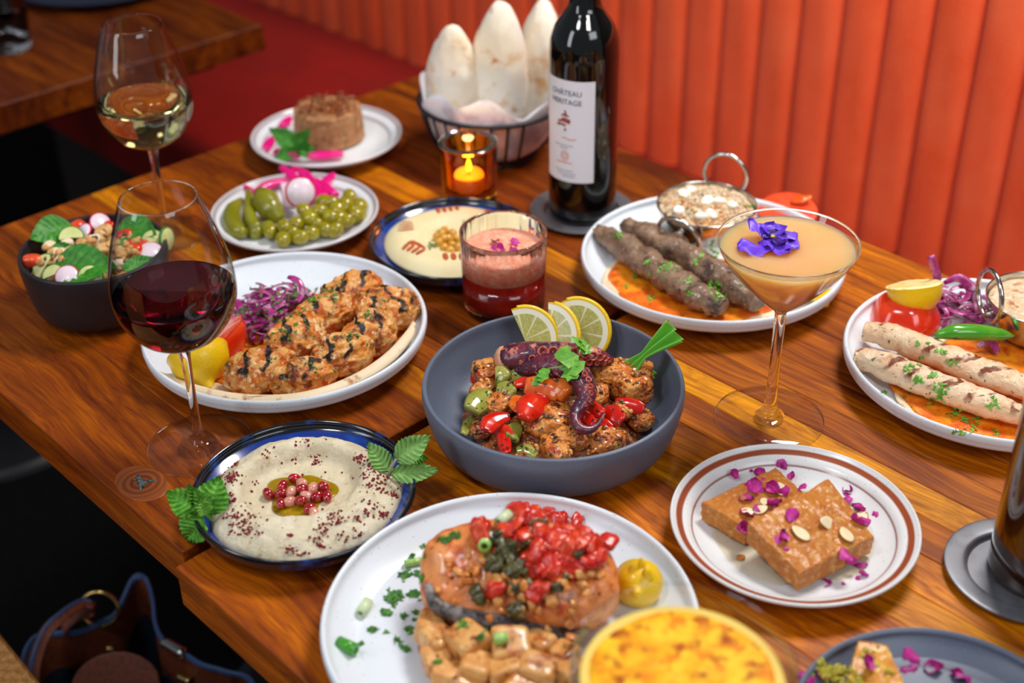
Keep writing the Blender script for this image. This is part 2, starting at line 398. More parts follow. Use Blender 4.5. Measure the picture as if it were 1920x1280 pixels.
def Mgrill(name, base, mark, wave, layers=(), rough=.5, bump=.6, bscale=180, lo=.55, hi=.75, zmin=.002):
    """meat with dark bars from the grill across its upper side (bars run across local X)"""
    m = M(name, base, rough, layers=layers, bump=bump, bscale=bscale); nt = m.node_tree; b = nt.nodes['Principled BSDF']; ln = nt.links.new
    src = b.inputs['Base Color'].links[0].from_socket if b.inputs['Base Color'].links else base
    tc = nd(nt, 'ShaderNodeTexCoord'); wv = nd(nt, 'ShaderNodeTexWave'); wv.inputs['Scale'].default_value = wave; wv.inputs['Distortion'].default_value = 5; wv.inputs['Detail'].default_value = 3; wv.inputs['Detail Scale'].default_value = 3
    mp = nd(nt, 'ShaderNodeMapping'); mp.inputs['Rotation'].default_value = (0, 0, .5); ln(tc.outputs['Object'], mp.inputs[0]); ln(mp.outputs[0], wv.inputs['Vector'])
    mr = nd(nt, 'ShaderNodeMapRange'); mr.inputs[1].default_value = .78; mr.inputs[2].default_value = .93; ln(wv.outputs['Fac'], mr.inputs[0])
    n = nfac(nt, coords(nt), 60, lo, hi, 2, 7.)
    sx = nd(nt, 'ShaderNodeSeparateXYZ'); ln(tc.outputs['Object'], sx.inputs[0]); mz = nd(nt, 'ShaderNodeMapRange'); mz.inputs[1].default_value = zmin; mz.inputs[2].default_value = zmin+.006; ln(sx.outputs[2], mz.inputs[0])
    p = nd(nt, 'ShaderNodeMath', operation='MULTIPLY'); ln(mr.outputs[0], p.inputs[0]); ln(n, p.inputs[1]); q = nd(nt, 'ShaderNodeMath', operation='MULTIPLY'); ln(p.outputs[0], q.inputs[0]); ln(mz.outputs[0], q.inputs[1])
    ln(mixc(nt, q.outputs[0], src, mark), b.inputs['Base Color']); return m
def Mcitrus(name):
    """cut face of a lemon: pale segments parted by white membranes, white pith, yellow rind (local XY, radius ~1 unit = Object x,y / .025)"""
    m, nt, b, ln = newmat(name); b.inputs['Roughness'].default_value = .22
    tc = nd(nt, 'ShaderNodeTexCoord'); sx = nd(nt, 'ShaderNodeSeparateXYZ'); ln(tc.outputs['Object'], sx.inputs[0])
    at2 = nd(nt, 'ShaderNodeMath', operation='ARCTAN2'); ln(sx.outputs[1], at2.inputs[0]); ln(sx.outputs[0], at2.inputs[1])
    f = nd(nt, 'ShaderNodeMath', operation='MULTIPLY'); ln(at2.outputs[0], f.inputs[0]); f.inputs[1].default_value = 4.5
    s = nd(nt, 'ShaderNodeMath', operation='SINE'); ln(f.outputs[0], s.inputs[0]); a = nd(nt, 'ShaderNodeMath', operation='ABSOLUTE'); ln(s.outputs[0], a.inputs[0])
    mr = nd(nt, 'ShaderNodeMapRange'); mr.inputs[1].default_value = .08; mr.inputs[2].default_value = .28; ln(a.outputs[0], mr.inputs[0])
    cb = nd(nt, 'ShaderNodeCombineXYZ'); ln(sx.outputs[0], cb.inputs[0]); ln(sx.outputs[1], cb.inputs[1]); le = nd(nt, 'ShaderNodeVectorMath', operation='LENGTH'); ln(cb.outputs[0], le.inputs[0])
    def rng(lo, hi):
        r = nd(nt, 'ShaderNodeMapRange'); r.inputs[1].default_value = lo; r.inputs[2].default_value = hi; ln(le.outputs['Value'], r.inputs[0]); return r.outputs[0]
    pulp = mixc(nt, nfac(nt, tc.outputs['Object'], 420, .35, .7, 3), (206, 200, 120), (170, 168, 84))
    c = mixc(nt, mr.outputs[0], (238, 232, 196), pulp); c = mixc(nt, rng(.0232, .0238), c, (246, 241, 215)); c = mixc(nt, rng(.0280, .0285), c, (236, 196, 20))
    ln(c, b.inputs['Base Color']); return m
GREY1 = (226, 226, 228)
m_wood = Mwood('walnut_wood'); m_white = Mradial('white_speckled_stoneware', [(0, (224, 229, 236)), (.2, (224, 229, 236))], .3, (210, .11, (120, 118, 115)), .3)
m_brownplate = Mradial('cream_glaze_with_brown_bands', [(0, (226, 227, 228)), (.0786, (140, 74, 52)), (.0798, (228, 228, 228)), (.0868, (150, 72, 42)), (.0918, (226, 226, 226))], .22, (230, .10, (110, 100, 95)), .16)
m_greyplate = Mradial('white_glaze_with_grey_bands', [(0, (228, 230, 232)), (.0765, (176, 170, 176)), (.0785, (226, 226, 230)), (.0868, (172, 160, 164)), (.0905, (214, 210, 214))], .25, None, .16)
m_blue = Mradial('cobalt_glaze_with_black_rim', [(0, (20, 48, 130)), (.0845, (12, 16, 24))], .16, None, .16, coat=.6, layers=((40, .55, .8, (34, 84, 170)),))
m_char = M('charcoal_stoneware', (98, 106, 124), .40, layers=((900, .70, .76, (150, 152, 158), 1),))
m_charout = M('charcoal_stoneware_rough', (60, 58, 60), .5)
m_darkbowl = M('dark_brown_stoneware', (40, 36, 40), .38)
m_glass = M('clear_glass', (255, 255, 255), 0, trans=1, ior=1.48)
def Mthin(name, tint=(255, 255, 255)):
    """thin blown glass: light passes straight through, mirror reflection rising towards the edge"""
    m, nt, b, ln = newmat(name); nt.nodes.remove(b); out = nt.nodes['Material Output']
    fr = nd(nt, 'ShaderNodeFresnel'); fr.inputs['IOR'].default_value = 1.62; ge = nd(nt, 'ShaderNodeNewGeometry'); iv = nd(nt, 'ShaderNodeMath', operation='SUBTRACT'); iv.inputs[0].default_value = 1; ln(ge.outputs['Backfacing'], iv.inputs[1])
    mu = nd(nt, 'ShaderNodeMath', operation='MULTIPLY'); ln(fr.outputs[0], mu.inputs[0]); ln(iv.outputs[0], mu.inputs[1])
    lw = nd(nt, 'ShaderNodeLayerWeight'); lw.inputs['Blend'].default_value = .5; pw = nd(nt, 'ShaderNodeMath', operation='POWER'); ln(lw.outputs['Facing'], pw.inputs[0]); pw.inputs[1].default_value = 4; c = mixc(nt, pw.outputs[0], tint, (120, 120, 128))
    tr = nd(nt, 'ShaderNodeBsdfTransparent'); ln(c, tr.inputs[0]); gl = nd(nt, 'ShaderNodeBsdfGlossy'); gl.inputs['Roughness'].default_value = .01
    mx = nd(nt, 'ShaderNodeMixShader'); ln(mu.outputs[0], mx.inputs[0]); ln(tr.outputs[0], mx.inputs[1]); ln(gl.outputs[0], mx.inputs[2]); ln(mx.outputs[0], out.inputs[0]); return m
m_thin = Mthin('thin_blown_glass'); m_syrup = Mthin('clear_syrup', (254, 251, 243))
m_redwine = M('red_wine', (70, 2, 12), 0, trans=1, ior=1.34)
m_whitewine = M('white_wine', (246, 236, 160), 0, trans=1, ior=1.34)
m_cocktail = M('cloudy_peach_cocktail', (240, 178, 124), .1, layers=((25, .3, .75, (238, 168, 104)),), sss=1, sssr=(1, .78, .5), ssss=.06)
m_redjuice = M('dark_red_cocktail', (150, 8, 8), .06, spec=.5, layers=((70, .45, .75, (190, 30, 22)),), coat=.4)
m_foam = M('pink_foam', (252, 156, 122), .55, layers=((160, .45, .65, (255, 196, 168)), (420, .55, .7, (226, 104, 70))), bump=.9, bscale=520)
m_bottle = M('black_bottle_glass', (8, 8, 7), .04, spec=.6, coat=.6)
m_amberbottle = M('brown_bottle_glass', (42, 20, 6), .05, spec=.6, coat=.8, layers=((14, .45, .75, (74, 36, 8)),))
m_label = M('white_paper_label', (222, 220, 228), .6)
m_ink = M('grey_ink', (86, 92, 104), .6); m_redink = M('rust_red_ink', (150, 62, 36), .6); m_orangeink = M('orange_ink', (216, 140, 112), .6); m_paleink = M('pale_grey_ink', (170, 170, 182), .6)
m_tray = M('dark_steel_tray', (128, 128, 134), .34, metal=.6, layers=((60, .5, .8, (96, 98, 104)),))
m_steel = M('polished_steel', (200, 198, 194), .16, metal=1)
m_blackwire = M('black_wire', (34, 34, 38), .4, metal=.3)
m_amber = M('amber_glass', (255, 166, 40), .02, trans=1, ior=1.46)
m_wax = M('candle_wax', (250, 214, 150), .5, sss=.3)
m_flame = M('candle_flame', (255, 206, 110), .5, emit=14)
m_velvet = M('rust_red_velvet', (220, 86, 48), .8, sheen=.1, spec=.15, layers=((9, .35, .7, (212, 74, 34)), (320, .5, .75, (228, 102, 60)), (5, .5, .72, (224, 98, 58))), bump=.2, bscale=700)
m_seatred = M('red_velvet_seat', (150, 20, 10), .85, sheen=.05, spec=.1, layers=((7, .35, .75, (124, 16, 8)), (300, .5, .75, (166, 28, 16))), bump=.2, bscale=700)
m_floor = M('dark_carpet', (9, 8, 9), .95, spec=.1, layers=((90, .4, .7, (15, 13, 13)),), bump=.4, bscale=400)
m_wall = M('dark_plaster', (46, 36, 34), .8)
m_leather = M('brown_leather', (130, 66, 42), .42, layers=((300, .45, .7, (80, 40, 28)),), bump=.25, bscale=500)
m_crocleather = M('embossed_brown_leather', (120, 50, 30), .35, bump=1.2, bscale=60, layers=((60, .3, .6, (80, 30, 20)),))
m_navy = M('navy_edging', (62, 88, 132), .4); m_lining = M('navy_lining', (24, 32, 48), .8)
m_gold = M('pale_gold_metal', (214, 180, 110), .22, metal=1)
m_rattan = M('woven_rattan', (206, 150, 84), .5, layers=((400, .4, .7, (170, 112, 56)),))
m_cloth = M('striped_cloth', (236, 234, 240), .85, layers=((14, .5, .6, (190, 186, 198)),))
# food
m_pita = M('pita_bread', (240, 226, 202), .7, layers=((18, .4, .7, (246, 240, 228)), (26, .54, .70, (222, 172, 112)), (40, .6, .72, (196, 134, 74))), bump=.5, bscale=60)
m_flat = M('flatbread', (238, 214, 178), .65, layers=((26, .5, .7, (238, 222, 196)), (60, .58, .7, (176, 120, 72))), bump=.5, bscale=90)
m_sauce = M('orange_pepper_sauce', (222, 98, 14), .35, layers=((50, .42, .62, (240, 148, 24)), (70, .54, .70, (186, 56, 10)), (300, .64, .7, (110, 40, 14))), bump=.7, bscale=150)
m_chicken = Mgrill('grilled_chicken', (222, 140, 52), (30, 15, 12), 15, ((60, .42, .6, (232, 172, 98)), (95, .5, .6, (196, 92, 18)), (150, .56, .64, (244, 204, 150)), (52, .57, .64, (126, 56, 18))), .34, 1.6, 230, .36, .48, .004)
m_octchunk = M('stewed_chunk', (220, 112, 26), .22, layers=((60, .42, .6, (236, 156, 72)), (80, .51, .61, (172, 58, 12)), (110, .56, .64, (96, 38, 14)), (190, .58, .64, (232, 172, 92)), (260, .6, .66, (40, 28, 20))), bump=1.5, bscale=260, bdetail=6, coat=.5)
m_stew = M('brown_lentil_stew', (140, 60, 20), .3, layers=((60, .42, .6, (166, 88, 38)), (110, .5, .62, (88, 38, 20)), (200, .56, .64, (196, 120, 60)), (260, .6, .67, (46, 34, 22))), bump=1.5, bscale=240, coat=.35)
m_bitbrown = M('lentil', (112, 70, 36), .3, layers=((60, .4, .6, (150, 92, 44)), (40, .5, .6, (74, 42, 24))), coat=.3)
m_bitorange = M('orange_crumb', (206, 120, 44), .35, layers=((60, .4, .6, (220, 160, 90)),), coat=.2)
m_bitdark = M('dark_herb', (44, 42, 26), .5)
m_redpep = M('red_pepper', (206, 26, 12), .16, coat=.6, layers=((40, .5, .72, (224, 52, 18)), (260, .66, .7, (70, 30, 18))))
m_orgpep = M('orange_pepper', (222, 86, 20), .18, coat=.5, layers=((40, .45, .7, (230, 120, 36)), (240, .64, .69, (90, 40, 20))))
m_greenpep = M('green_pepper', (146, 146, 56), .18, coat=.5, layers=((40, .45, .7, (176, 168, 86)), (260, .64, .69, (70, 60, 30))))
m_octo = M('octopus_skin', (112, 40, 58), .25, coat=.4, layers=((60, .42, .56, (66, 26, 50)), (120, .57, .66, (208, 124, 104)), (34, .6, .68, (214, 136, 112))), bump=.8, bscale=260)
m_octcut = M('octopus_flesh', (224, 160, 124), .35, layers=((80, .5, .7, (206, 124, 90)),))
m_sucker = M('octopus_sucker', (186, 72, 58), .2, coat=.5, layers=((200, .5, .7, (220, 126, 100)),))
m_lemonskin = M('lemon_skin', (240, 194, 10), .3, coat=.3, bump=.4, bscale=480)
m_lemonface = Mcitrus('lemon_flesh')
m_lemonpulp = M('lemon_pulp', (238, 226, 160), .3, layers=((90, .5, .66, (230, 200, 90)), (60, .6, .68, (90, 60, 30))))
m_tomato = M('tomato_skin', (216, 44, 14), .18, coat=.5, layers=((30, .45, .7, (228, 70, 22)),))
m_tomflesh = M('tomato_flesh', (230, 80, 44), .25, coat=.3, layers=((60, .5, .7, (216, 50, 18)), (200, .62, .68, (90, 30, 20))))
m_onion = M('pickled_red_onion', (158, 36, 112), .25, coat=.3, layers=((60, .45, .65, (196, 92, 158)), (45, .54, .70, (226, 186, 212)), (70, .56, .72, (92, 12, 66))))
m_pink = M('pink_pickled_turnip', (236, 10, 130), .3, coat=.3, layers=((60, .5, .75, (214, 4, 112)), (30, .6, .8, (244, 60, 160))))
m_radish = M('radish_flesh', (236, 214, 224), .3, coat=.3, layers=((120, .5, .7, (244, 232, 238)),))
m_radskin = M('radish_skin', (206, 24, 76), .3)
m_parsley = M('parsley', (52, 112, 30), .45, layers=((90, .45, .65, (92, 150, 44)), (60, .55, .75, (34, 84, 26))))
m_cilantro = M('cilantro_leaf', (96, 160, 46), .4, layers=((120, .45, .65, (130, 186, 70)),))
m_mint = M('mint_leaf', (88, 160, 40), .42, layers=((200, .45, .65, (120, 186, 58)), (120, .55, .75, (56, 128, 30))), bump=.8, bscale=420)
m_mintpale = M('pale_mint_underside', (138, 188, 96), .5, layers=((200, .45, .65, (150, 192, 112)),), bump=.8, bscale=420)
m_mintstem = M('mint_stem', (176, 160, 150), .5)
m_greenleaf = M('green_leaf', (46, 122, 26), .4, layers=((160, .45, .65, (76, 150, 40)),), bump=.5, bscale=300)
m_twist = M('folded_green', (112, 184, 66), .35, layers=((200, .45, .65, (110, 186, 64)),), stretch=(.2, 1, 1))
m_olive = M('green_olive', (142, 128, 4), .18, coat=.5, layers=((60, .45, .7, (164, 150, 14)), (80, .60, .72, (104, 78, 6))))
m_gherkin = M('gherkin', (128, 124, 18), .25, coat=.5, layers=((40, .45, .7, (146, 142, 30)), (70, .6, .75, (96, 96, 14))), bump=.5, bscale=160)
m_hummus = M('hummus', (238, 222, 176), .5, layers=((30, .4, .7, (232, 212, 160)),), bump=.25, bscale=110)
m_paprika = M('paprika', (186, 74, 20), .7, layers=((300, .45, .65, (206, 104, 44)),), bump=.6, bscale=600)
m_chickpea = M('chickpea', (214, 150, 40), .28, coat=.4, layers=((60, .45, .7, (226, 176, 80)),))
m_baba = M('smoky_aubergine_dip', (212, 197, 164), .5, layers=((40, .42, .68, (226, 214, 188)), (120, .6, .72, (186, 160, 116)), (260, .66, .72, (110, 100, 92))), bump=1., bscale=170, bdetail=6)
m_oil = M('olive_oil', (214, 176, 20), .05, trans=.75, ior=1.47)
m_sumac = M('sumac', (118, 14, 26), .6, layers=((400, .45, .65, (158, 30, 40)),))
m_pom = M('pomegranate_seed', (150, 6, 18), .08, coat=1, sss=.3, layers=((120, .45, .75, (196, 26, 30)),))
m_pompale = M('pale_pomegranate_seed', (214, 140, 120), .1, coat=1, sss=.3, layers=((120, .45, .75, (226, 176, 156)),))
m_kafta = M('grilled_minced_beef', (118, 88, 68), .42, coat=.2, layers=((55, .42, .62, (150, 118, 94)), (70, .52, .64, (74, 50, 42)), (200, .58, .66, (160, 134, 104)), (150, .62, .68, (90, 96, 50))), bump=1.5, bscale=170, bdetail=6)
m_saus = Mgrill('grilled_minced_chicken', (228, 192, 154), (120, 52, 14), 12, ((40, .45, .7, (236, 212, 180)), (230, .62, .67, (86, 100, 50)), (60, .56, .70, (206, 146, 88))), .36, 1.2, 190, .44, .54)
m_rice = M('rice', (226, 206, 176), .5, layers=((60, .45, .6, (214, 168, 116)),), bump=.4, bscale=300)
m_ricebed = M('rice_bed', (216, 186, 146), .6, layers=((120, .45, .6, (232, 214, 186)), (90, .55, .66, (190, 110, 60))), bump=1.5, bscale=320)
m_almond = M('almond_slice', (238, 220, 180), .4, layers=((60, .5, .72, (226, 196, 140)),))
m_almskin = M('almond_edge', (170, 104, 50), .5)
m_blanched = M('blanched_almond', (244, 236, 220), .4)
m_yogurt = M('yogurt', (236, 236, 228), .3)
m_chili = M('green_chili', (72, 150, 34), .2, coat=.5, layers=((40, .5, .75, (100, 170, 50)), (60, .64, .72, (90, 70, 30))))
m_fish = M('roasted_salmon', (222, 122, 52), .38, coat=.25, layers=((26, .42, .66, (232, 148, 84)), (60, .5, .64, (190, 78, 24)), (44, .6, .7, (240, 190, 150)), (110, .62, .7, (110, 48, 22))), bump=1., bscale=110)
m_fishskin = M('salmon_skin', (62, 52, 50), .3, layers=((60, .45, .65, (150, 140, 134)), (120, .55, .7, (34, 26, 24))), bump=.8, bscale=200)
m_topred = M('tomato_topping', (200, 30, 14), .25, coat=.35, layers=((90, .45, .65, (226, 74, 34)), (70, .58, .7, (150, 22, 12))), bump=.6, bscale=200)
m_topgreen = M('cooked_spinach', (62, 58, 26), .35, layers=((80, .45, .65, (96, 88, 40)), (50, .55, .7, (40, 34, 20))), coat=.3)
m_potato = M('roast_potato', (214, 146, 74), .36, coat=.25, layers=((60, .42, .62, (230, 174, 106)), (70, .53, .66, (176, 90, 34)), (90, .6, .68, (120, 52, 22)), (300, .64, .69, (96, 50, 26))), bump=.4, bscale=140)
m_scallion = M('scallion', (150, 196, 84), .3, coat=.3, layers=((60, .45, .7, (196, 222, 150)),))
m_scalgreen = M('green_scallion', (64, 150, 30), .3, coat=.3); m_scalpale = M('pale_scallion', (206, 222, 178), .3)
m_cake = M('semolina_cake', (206, 124, 36), .36, coat=.12, layers=((50, .42, .66, (196, 112, 40)), (200, .5, .66, (222, 162, 90)), (90, .6, .72, (176, 92, 26))), bump=1.8, bscale=300, bdetail=5)
m_goldcake = M('golden_cake', (206, 128, 22), .4, coat=.15, layers=((60, .42, .62, (222, 152, 44)), (120, .52, .66, (236, 190, 90)), (80, .58, .7, (176, 90, 14))), bump=1.4, bscale=260)
m_petal = M('dried_rose_petal', (186, 22, 132), .5, layers=((120, .45, .65, (206, 70, 160)), (70, .55, .7, (110, 12, 90))))
m_violet = M('viola_petal', (104, 56, 206), .4, layers=((60, .45, .7, (128, 84, 228)), (200, .55, .7, (84, 32, 180))))
m_violdark = M('viola_dark', (54, 12, 112), .45, layers=((200, .5, .7, (74, 24, 150)),)); m_violyel = M('viola_eye', (244, 190, 30), .5)
m_brulee = M('yellow_custard', (250, 200, 40), .55, spec=.2, layers=((60, .40, .60, (246, 172, 14)), (90, .47, .62, (230, 134, 8)), (75, .535, .66, (172, 74, 6))))
m_custrim = M('custard_edge', (240, 206, 104), .6, spec=.2)
m_kibbeh = M('kibbeh', (176, 122, 78), .6, layers=((60, .45, .65, (150, 98, 62)), (160, .52, .66, (200, 152, 104)), (120, .6, .7, (104, 66, 44))), bump=1.2, bscale=190)
m_fried = M('fried_onion', (134, 62, 20), .3, coat=.4, layers=((60, .45, .65, (180, 100, 40)), (40, .58, .72, (80, 34, 14)), (30, .64, .75, (206, 170, 130))))
m_cuke = M('cucumber_flesh', (214, 216, 150), .3, coat=.2, layers=((60, .5, .7, (196, 206, 120)),)); m_cukeskin = M('cucumber_skin', (60, 120, 30), .35)
m_bread = M('toasted_bread', (214, 160, 90), .55, layers=((50, .45, .65, (232, 196, 140)), (60, .56, .7, (164, 92, 42))), bump=1., bscale=200)
m_pist = M('pistachio_crumb', (170, 160, 40), .5, layers=((90, .45, .65, (206, 196, 80)),))
m_bluecloth = M('dark_blue_upholstery', (22, 32, 52), .8)
# ================================================================ the room
def flatquad(x0, x1, y0, y1): return np.array([(x0, y0, 0), (x1, y0, 0), (x1, y1, 0), (x0, y1, 0)]), [(0, 1, 2, 3)]
tag(add('floor', flatquad(-4, 4, -3, 5), m_floor, flat=True, label='nearly black carpeted floor under the tables'), kind='structure')
wl = bar(8, .1, 2.6, .002); tag(add('wall_back', wl, m_wall, uvw(-1.2, 1.86), TH, flat=True), kind='structure')
# ---- banquette: seat and upright padded channels
bq = empty('banquette', uvw(-1.5, 1.4), TH, 'rust red velvet banquette with a backrest of upright padded channels', 'bench')
add('plinth', bar(3.2, .44, .34, .01), m_wall, (.4, .0, 0), parent=bq)
def seatgeo():
    V, F = [], []; pr_ = prof([(0, 0), (0, .07), (.012, .125), (.05, .145), (.2, .15), (.52, .145)], 26)
    n = len(pr_); xs = np.linspace(-1.28, 2.02, 40)
    for x in xs:
        for a, b in pr_: V.append((x, -.31+a, .34+b))
    F = [(i*n+j, (i+1)*n+j, (i+1)*n+j+1, i*n+j+1) for i in range(39) for j in range(n-1)]
    V = np.array(V); V[:, 2] += .004*fb(V, 4, 3, 2); return V, [f[::-1] for f in F]
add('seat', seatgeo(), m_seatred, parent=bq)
CWD = .0685
def channel(s):
    def fn(u, v):
        z = u*.56; top = max(0, (u-.9)/.1); y = -.019*(max(0, 1-abs(v)**3.2))**.5*math.sqrt(max(0, 1-top*top)) + .02*top*top
        return (v*CWD*.5+.0012*math.sin(7*u+s*2)*(1-abs(v)), y-.0012*math.sin(11*u+s+2*v)*(1-v*v), z)
    return sheet(fn, 24, 17, 0)
ch = [mk('channel', channel(s), m_velvet) for s in range(3)]
for i in range(44):
    add('channel', ch[i % 3], None, (-1.417+.0+CWD*(i-15.5)+1.5, .205, .485), parent=bq)
add('back_board', bar(3.05, .05, .56, .01), m_wall, (.49, .235, .47), parent=bq)
# ---- wooden tables, plank by plank
def table(u0, u1, edges, cols, label, knot=False):
    um = (u0+u1)/2; t = empty('restaurant_table', uvw(um, (edges[0]+edges[-1])/2), TH, label, 'table'); vm = (edges[0]+edges[-1])/2
    for a, b, c in zip(edges, edges[1:], cols):
        add('plank', bar(u1-u0, b-a-.0003, .04, .0009), m_wood, (0, (a+b)/2-vm, T-.04), parent=t, color=c)
    add('apron', bar(u1-u0-.1, edges[-1]-edges[0]-.12, .025, .003), m_wall, (0, 0, T-.066), parent=t)
    add('pedestal', lathe([(0, .02), (.035, .02), (.035, T-.06), (0, T-.06)], 24), m_blackwire, (0, 0, 0), parent=t)
    add('foot_plate', lathe(prof([(0, 0), (.22, 0), (.225, .006), (.2, .014), (.05, .022), (0, .024)], 20), 40), m_blackwire, (0, 0, 0), parent=t)
    return t, um, vm
T1, um, vm = table(-1.378, -.7675, [.368, .468, .545, .632, .668, .71, .79, .878, .918, .99, 1.075, 1.158],
    [(172, 92, 26), (193, 106, 28), (182, 97, 27), (236, 156, 40), (195, 110, 33), (172, 92, 28), (164, 87, 28), (245, 161, 40), (160, 82, 26), (166, 90, 28), (155, 84, 27)],
    'walnut plank table at the far end, with the bread basket and the salad bowl')
k = at(265, 905); ku, kv = float(k@G)-um, float(k@N)-vm
m_knot = Mradial('wood_knot', [(0, (70, 34, 16)), (.004, (126, 60, 22)), (.007, (96, 44, 16)), (.010, (140, 68, 24)), (.013, (110, 52, 18)), (.0165, (142, 70, 24)), (.019, (122, 60, 20)), (.0215, (140, 68, 22))], .4, rmax=.03)
kn = add('knot', (lambda g: (np.array(g[0])*np.array([1.15, .8, 1]), g[1]))(lathe(prof([(0, .0006), (.012, .0006), (.022, .0004), (.0235, -.001)], 16), 48, .08, 2)), m_knot, (ku, kv, T), parent=T1)
m_resin = M('blue_grey_resin', (86, 104, 100), .15, coat=.5, layers=((300, .5, .6, (20, 22, 22)),))
add('resin_fill', join([tube([(-.012, .004, .0009), (-.004, .001, .001), (.003, -.001, .001), (.009, -.006, .0009)], [.0005, .0022, .003, .0006], 8, flat=.25), tube([(.002, 0, .001), (.004, .007, .0009), (.009, .010, .0009)], [.0022, .0012, .0004], 8, flat=.25), tube([(-.004, .001, .001), (-.009, -.004, .0009)], [.0018, .0004], 8, flat=.25)]), m_resin, (0, 0, 0), parent=kn)
table(-.757, .30, [.355, .43, .50, .575, .625, .70, .735, .775, .815, .85, .885, .925, .985, 1.045, 1.11, 1.166],
    [(211, 118, 27), (219, 127, 29), (225, 135, 31), (245, 151, 35), (229, 132, 29), (255, 176, 39), (253, 162, 36), (220, 129, 31), (255, 176, 40), (213, 125, 31), (229, 138, 34), (201, 115, 31), (193, 110, 28), (220, 132, 33), (209, 125, 33)],
    'walnut plank table in front, carrying the salmon plate and the octopus bowl')
table(-2.62, -1.70, [.33, .47, .60, .74, .87, .98, 1.105], [(128, 64, 22), (138, 71, 24), (124, 62, 22), (146, 78, 25), (120, 60, 21), (130, 67, 23)],  # plank colours darkened to carry the light falloff on this far table
    'walnut table across the gap at the upper left, with a dark plate on its edge')
# ---- on the far table
dp = add('plate', lathe(prof([(0, .004), (.09, .004), (.12, .009), (.134, .016), (.137, .014), (.12, .004), (.09, 0), (0, 0)], 40), 72), m_bluecloth, at(185, -26, 0), label='dark blue plate on the far table at the upper left', cat='plate')
# ---- chairs
def chair(loc, rot, label, seatmat, woven=False, back=True):
    c = empty('dining_chair', loc, rot, label, 'chair')
    if woven:
        V, F = sheet(lambda u, v: (u*.42-.21, v*.21, .45), 150, 150); x, y = V[:, 0], V[:, 1]
        V[:, 2] += .0024*np.sin(x*math.pi/.0085)*np.sign(np.sin(y*math.pi/.0085+.01))*(np.abs(np.sin(y*math.pi/.0085))**.3)
        add('woven_seat', (V, F), seatmat, parent=c)
    else: add('seat', bar(.42, .42, .07, .02), seatmat, (0, 0, .38), parent=c)
    for sx in (-1, 1):
        add('seat_rail', tube([(-.21, sx*.205, .437), (.21, sx*.205, .437)], .012, 8), m_rattan if woven else m_blackwire, parent=c)
        add('seat_rail', tube([(sx*.205, -.21, .437), (sx*.205, .21, .437)], .012, 8), m_rattan if woven else m_blackwire, parent=c)
        for sy in (-1, 1): add('leg', tube([(sx*.19, sy*.19, .44), (sx*.2, sy*.2, 0)], [.016, .012], 8), m_blackwire, parent=c)
    if back: add('backrest', bar(.04, .40, .34, .015), seatmat, (.21 if woven else -.21, 0, .5), parent=c)
    return c
e1, e2 = at(0, 1183, -.3), at(47, 1240, -.3); d = (e2-e1)/np.linalg.norm(e2-e1); nn = np.array([-d[1], d[0], 0]); nn = nn if nn[0] < 0 else -nn
cc = (e1+e2)/2+nn*.215+d*.10; chair((cc[0], cc[1], 0), math.atan2(nn[1], nn[0]), 'chair with a woven rattan seat showing at the lower left corner', m_rattan, True)
# ---- open leather handbag under the table's edge
def bp_(x, y, h=-.42): return at(x/3.43, 1040+y/3.43, h)
rim = [bp_(150, 680), bp_(195, 565), bp_(270, 512), bp_(400, 502), bp_(520, 490), bp_(650, 430), bp_(740, 385), bp_(800, 270, -.41), bp_(850, 165, -.40), bp_(900, 132, -.395), bp_(950, 170, -.40), bp_(985, 300, -.41), bp_(1000, 440), bp_(1050, 545), bp_(1180, 630), bp_(1300, 705), bp_(1450, 750), bp_(1630, 825), bp_(1600, 1150), bp_(1000, 1350), bp_(400, 1200), bp_(170, 900)]
R_ = cr(rim, 110, True); cen = R_.mean(0)
bag = empty('handbag', (cen[0], cen[1], 0), 0, 'open brown leather handbag with navy edging on the floor by the table', 'bag')
off = np.array([cen[0], cen[1], 0]); R0 = R_-off
def skirt(z0, z1, inset0, inset1, nrow, tz=None):
    V = []; n = len(R0)
    for r in range(nrow):
        t = r/(nrow-1)
        for p in R0:
            q = np.array([p[0], p[1]]); l = np.linalg.norm(q); k = 1+(inset0+(inset1-inset0)*t)/max(l, .02)
            z = (p[2]+z0)*(1-t)+z1*t; V.append((q[0]*k, q[1]*k, z))
    F = [(r*n+i, (r+1)*n+i, (r+1)*n+(i+1) % n, r*n+(i+1) % n) for r in range(nrow-1) for i in range(n)]
    return np.array(V), F
V, F = skirt(0, .01, 0, .012, 12); n_ = len(R0); F = F+[tuple(range(11*n_, 12*n_))]
add('body', (V, F), m_crocleather, parent=bag)
add('facing', skirt(-.001, .265, -.002, -.006, 5), m_leather, parent=bag)
V, F = skirt(-.055, .03, -.008, -.03, 8); V += (.004*fb(V, 30, 5, 2))[:, None]; add('lining', (V, F+[tuple(range(7*n_, 8*n_))]), m_lining, parent=bag)
add('edging', tube(R0+np.array([0, 0, .001]), .0026, 8, 220, closed=True), m_navy, parent=bag)
add('edging', tube(np.array([[p[0]*.985, p[1]*.985, p[2]-.002] for p in R0]), .0024, 8, 220, closed=True), m_navy, parent=bag)
def rel(*a): return bp_(*a)-off
c0 = rel(640, 350, -.405); add('ring', tube([c0+.022*np.array([math.cos(a), .3*math.sin(a), .95*math.sin(a)]) for a in np.arange(10)*.6283], .0026, 8, 48, closed=True), m_gold, parent=bag)
add('strap', tube([rel(610, 330, -.39), rel(530, 310, -.385), rel(400, 395, -.38), rel(300, 490, -.385), rel(235, 640, -.4), rel(205, 800, -.41), rel(220, 900, -.42)], .0105, 10, 50, flat=.22, up=(0, .5, 1)), m_leather, parent=bag)
